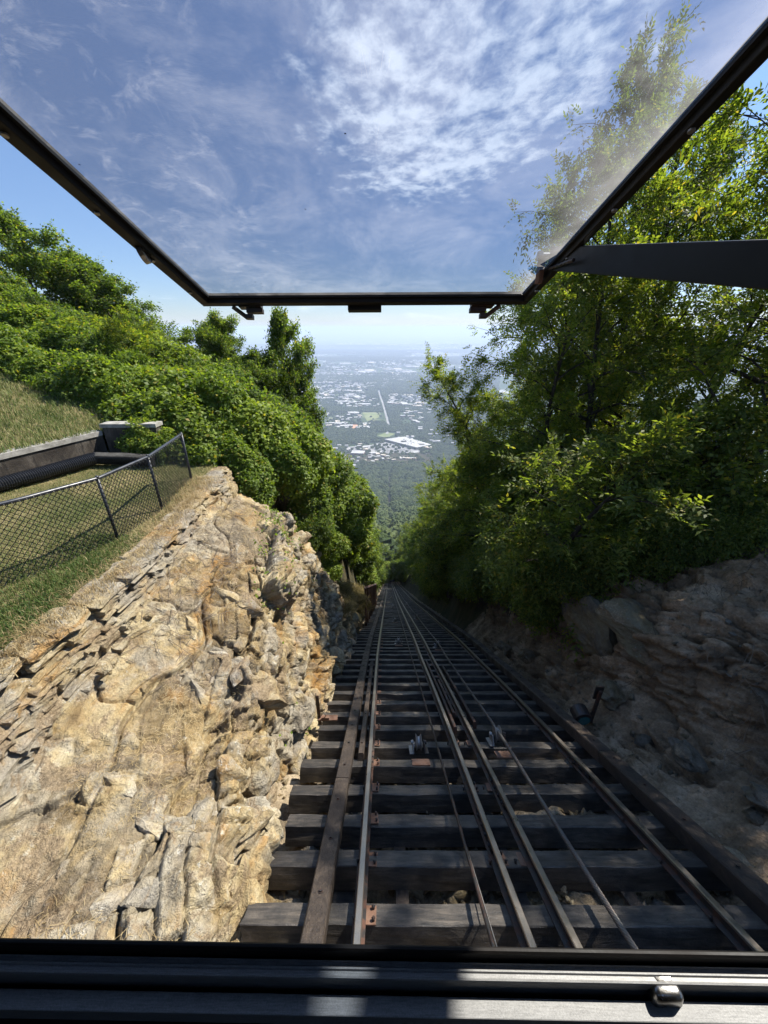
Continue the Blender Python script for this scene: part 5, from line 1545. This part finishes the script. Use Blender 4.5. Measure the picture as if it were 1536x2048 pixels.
for k in range(1700):
    y = (1205 + 130 * rv.random()) if k % 6 == 0 else 1320 + 3900 * rv.random() ** .8; x = rv.uniform(-.27, .2) * y; nz_ = vnoise(np.array([x / 210, y / 330, 0.7]), 16)
    if nz_ < (-.15 if y < 1340 else .08) or abs(x - float(np.interp(y, ROADY[::-1], ROADX[::-1]))) < 22: continue
    L_ = rv.uniform(9, 24) * (1 + .5 * (y > 2600)); mb.box((x, y, -425 + 3 * (y > 2600)), (L_, L_ * rv.uniform(.5, 1), 10))
tag(mb.build('house_roofs', ROOFM[1]), 'roofs of houses scattered among the valley trees, too small to count', kind='stuff')
mb = MB()
for k in range(1500):
    y = 5600 + 7500 * rv.random(); x = rv.uniform(-.27, .2) * y
    if vnoise(np.array([x / 900, y / 1300, 0.3]), 6) < .05: continue
    L_ = rv.uniform(25, 120) * y / 8000; mb.box((x, y, float(valley_z(np.array([x]), np.array([y]))[0]) + 4), (L_, L_ * rv.uniform(.4, 1), 10))
tag(mb.build('far_roofs', ROOFM[0]), 'pale roofs of suburbs too far away to count', kind='stuff')

# ------------------------------------------------------------------ the car we look out of
car = empty('funicular_car', (0, .3, -.9), (0, 0, 0)); bpy.context.view_layer.update()
tag(car, 'black front window of the railway car, its scuffed hatch propped open above the track', 'railway car')


def cpart(mb, name, mat, parent=car, **kw):
    o = mb.build(name, mat, None, **kw); o.parent = parent
    if parent is car: o.matrix_parent_inverse = car.matrix_world.inverted()
    return o


SK = .45                                               # the phone rests close above the sill


def along_x(prof, x0=-1.0, x1=1.15, yaw=-.0123):
    """extrude a (y, z) outline along the sill"""
    mb = MB(); fr = []; prof = [(a * SK, b * SK) for a, b in prof]; x0, x1 = x0 * .62, x1 * .55
    for k in range(9):
        x = x0 + (x1 - x0) * k / 8
        fr.append((Vector((x, x * yaw, 0)), Vector((0, 1, 0)), Vector((0, 0, 1))))
    mb.sweep(prof, fr); return mb


sill = cpart(along_x([(.119, -.60), (.1195, -.5775), (.1325, -.577), (.1335, -.60)]), 'window_sill', SILL, bevel=.0004)
sill.matrix_parent_inverse = car.matrix_world.inverted()
cpart(along_x([(.1535, -.60), (.1535, -.5502), (.1550, -.5485), (.1570, -.5485), (.1585, -.5505), (.1585, -.60)]), 'sill_rim', FRAMEM, sill)
cpart(along_x([(.1385, -.60), (.1385, -.5640), (.1392, -.5620), (.1402, -.5618), (.1412, -.5632), (.1440, -.5636), (.1450, -.5618), (.1462, -.5618), (.1472, -.5636), (.1500, -.5640), (.1508, -.5626), (.1508, -.60)]), 'sill_channel', SILL, sill)
cpart(along_x([(.05, -1.2), (.05, -.602), (.165, -.602), (.165, -1.2)]), 'front_panel', FRAMEM, sill)
kb = MB(); kb.box((.268 * SK, .1322 * SK, -.572 * SK), (.031 * SK, .015 * SK, .020 * SK), taper=.8); kb.box((.268 * SK, .139 * SK, -.569 * SK), (.022 * SK, .012 * SK, .012 * SK))
knob = cpart(kb, 'latch_knob', CHROME, sill, bevel=.0019, smooth=True)
# hatch: frame bars, pane, latches, handle
BL, BR = Vector((-.617, 1.5, .095)), Vector((.484, 1.5, .100))
ed = Vector((.013, -.967, .296)).normalized(); ac = (BR - BL).normalized(); pn = ac.cross(-ed).normalized()
if pn.z < 0: pn = -pn
LEN = 1.20
ULc, URc = BL + ed * LEN, BR + ed * LEN


def bar(a, b, inward, wd_, th, drop=0.0):
    mb = MB(); d = (b - a).normalized()
    mb.sweep([(0, -th - drop), (0, -drop), (wd_, -drop), (wd_, -th - drop)], [(a, inward, pn), (b, inward, pn)]); return mb


fr_o = cpart(bar(BL, BR, ed, .030, .032), 'hatch_frame', FRAMEM, bevel=.002)
cpart(bar(BL + ed * .0305, ULc, ac, .028, .032), 'frame_bar', FRAMEM, fr_o, bevel=.002)
cpart(bar(BR + ed * .0305, URc, -ac, .018, .032), 'frame_bar', FRAMEM, fr_o, bevel=.002)
for a, b, inn in ((BL + ed * .0312 + ac * .03, BR + ed * .0312 - ac * .03, ed), (BL + ac * .0288 + ed * .04, ULc + ac * .0288, ac), (BR - ac * .0188 + ed * .04, URc - ac * .0188, -ac)):
    cpart(bar(a, b, inn, .008, .012, .006), 'gasket', RUBBER, fr_o)
cpart(bar(ULc - ed * .03, URc - ed * .03, -ed * -1, .03, .03), 'frame_bar', FRAMEM, fr_o)
gq = [BL + ac * .03 + ed * .033 - pn * .012, BR - ac * .02 + ed * .033 - pn * .012, URc - ac * .02 - pn * .012, ULc + ac * .03 - pn * .012]
mb = MB(); mb.add(gq, [(0, 1, 2, 3)])
cpart(mb, 'window_pane', GLASS)
Mh = Matrix((ac, -ed, pn)).transposed()


def hp(fx, dn, fw): return BL.lerp(BR, fx) - pn * dn - ed * fw


mb = MB(); mb.box(hp(.50, .033, .012), (.115, .028, .026), Mh); cpart(mb, 'handle', RUBBER, fr_o, bevel=.003)
for fx, sg in ((.145, 1), (.865, -1)):
    mb = MB(); mb.box(hp(fx, .030, .006), (.075, .03, .012), Mh); mb.box(hp(fx + .012 * sg, .044, .010), (.055, .022, .014), Mh)
    mb.tube([hp(fx - .055 * sg, .032, .004), hp(fx - .012 * sg, .066, .012)], .008, 6); mb.box(hp(fx - .005 * sg, .062, .012), (.022, .02, .014), Mh)
    cpart(mb, 'latch', IRON, fr_o)
ec = BL + ed * .36 - pn * .035 + ac * .012
mb = MB(); n_ = 16; vs = []
Ex, Ey = (ed + ac * .1).normalized(), (-pn + ac * .35).normalized(); En = Ex.cross(Ey)
for zq in (-.006, .006):
    for r_ in (.022, .010):
        for k in range(n_):
            a = 2 * math.pi * k / n_; vs.append(ec + En * zq + (Ex * math.cos(a) * 1.3 + Ey * math.sin(a)) * r_)
f = []
for k in range(n_):
    k2 = (k + 1) % n_; f += [(k, k2, 2 * n_ + k2, 2 * n_ + k), (n_ + k2, n_ + k, 3 * n_ + k, 3 * n_ + k2), (2 * n_ + k, 2 * n_ + k2, 3 * n_ + k2, 3 * n_ + k), (k2, k, n_ + k, n_ + k2)]
mb.add(vs, f); cpart(mb, 'hinge_eye', CHROME, fr_o)
for a, inn in ((BL, ac), (BR, -ac)):
    for k in range(5):
        c_ = a + ed * (.12 + .2 * k) - pn * .033 + inn * .012
        mb = MB(); mb.sweep([(.0055 * math.cos(q), .0055 * math.sin(q)) for q in np.linspace(0, 6.283, 9)[:-1]], [(c_, ac, ed), (c_ - pn * .003, ac, ed)]); cpart(mb, 'screw', GALV, fr_o)
# prop arm from the car pillar to the hatch
pa, pb = Vector((.466, 1.292, .176)), Vector((.530, .42, .0495))
dz_ = Vector((0, 0, 1)); th = Vector((.012, 0, 0))
mb = MB()
ta, tb = pa + Vector((0, 0, .028)), pb + Vector((0, 0, .028))
vs = [pa - dz_ * .028, pa + th - dz_ * .028, pa + th + dz_ * .028, pa + dz_ * .028, pb - dz_ * .030, pb + th - dz_ * .030, pb + th + dz_ * .028, pb + dz_ * .028]
mb.add(vs, [(0, 1, 2, 3), (7, 6, 5, 4), (0, 4, 5, 1), (1, 5, 6, 2), (2, 6, 7, 3), (3, 7, 4, 0)])
arm = cpart(mb, 'prop_arm', ARMM, bevel=.002)
mb = MB(); mb.cyl(pa + Vector((-.012, .012, .008)), .008, .034, 'X', 10); mb.cyl(pa + Vector((-.022, .012, .008)), .013, .012, 'X', 6); cpart(mb, 'pivot_bolt', GALV, arm)
mb = MB(); mb.box(pa + Vector((-.012, .02, -.03)), (.012, .03, .06)); cpart(mb, 'bracket', RUST, arm)
mb = MB(); mb.tube([pa + Vector((-.002, -.02 - .012 * k, -.0275 + .0004 * (k % 3))) for k in range(14)], [.0035 + .001 * (k % 2) for k in range(14)], 6); cpart(mb, 'weld_bead', IRON, arm)
# corner posts of the car, then panels added for shade, all beyond the picture
mb = MB(); mb.box((.95, .22, -.1), (.12, .10, 1.3)); cpart(mb, 'corner_post', FRAMEM)
mb = MB(); mb.box((-1.08, .26, -.1), (.12, .10, 1.3)); cpart(mb, 'corner_post', FRAMEM)
mb = MB(); mb.box((-.3015, .10, .505), (1.597, .80, .05)); mb.box((1.2, -.15, .505), (1.39, .62, .05)); mb.box((.4, -1.0, .505), (3.0, 1.08, .05)); cpart(mb, 'added_shade_roof', FRAMEM)  # unseen roof pieces added, right edge set to shade the sill's left part
mb = MB(); mb.box((-1.12, -.7, -.2), (.05, 1.9, 1.4)); mb.box((.4, -1.55, -.2), (3.0, .05, 1.4)); mb.box((.4, -.75, -.9), (3.0, 1.6, .05)); cpart(mb, 'added_shade_panel', FRAMEM)  # unseen walls and floor added to keep sky light off the sill
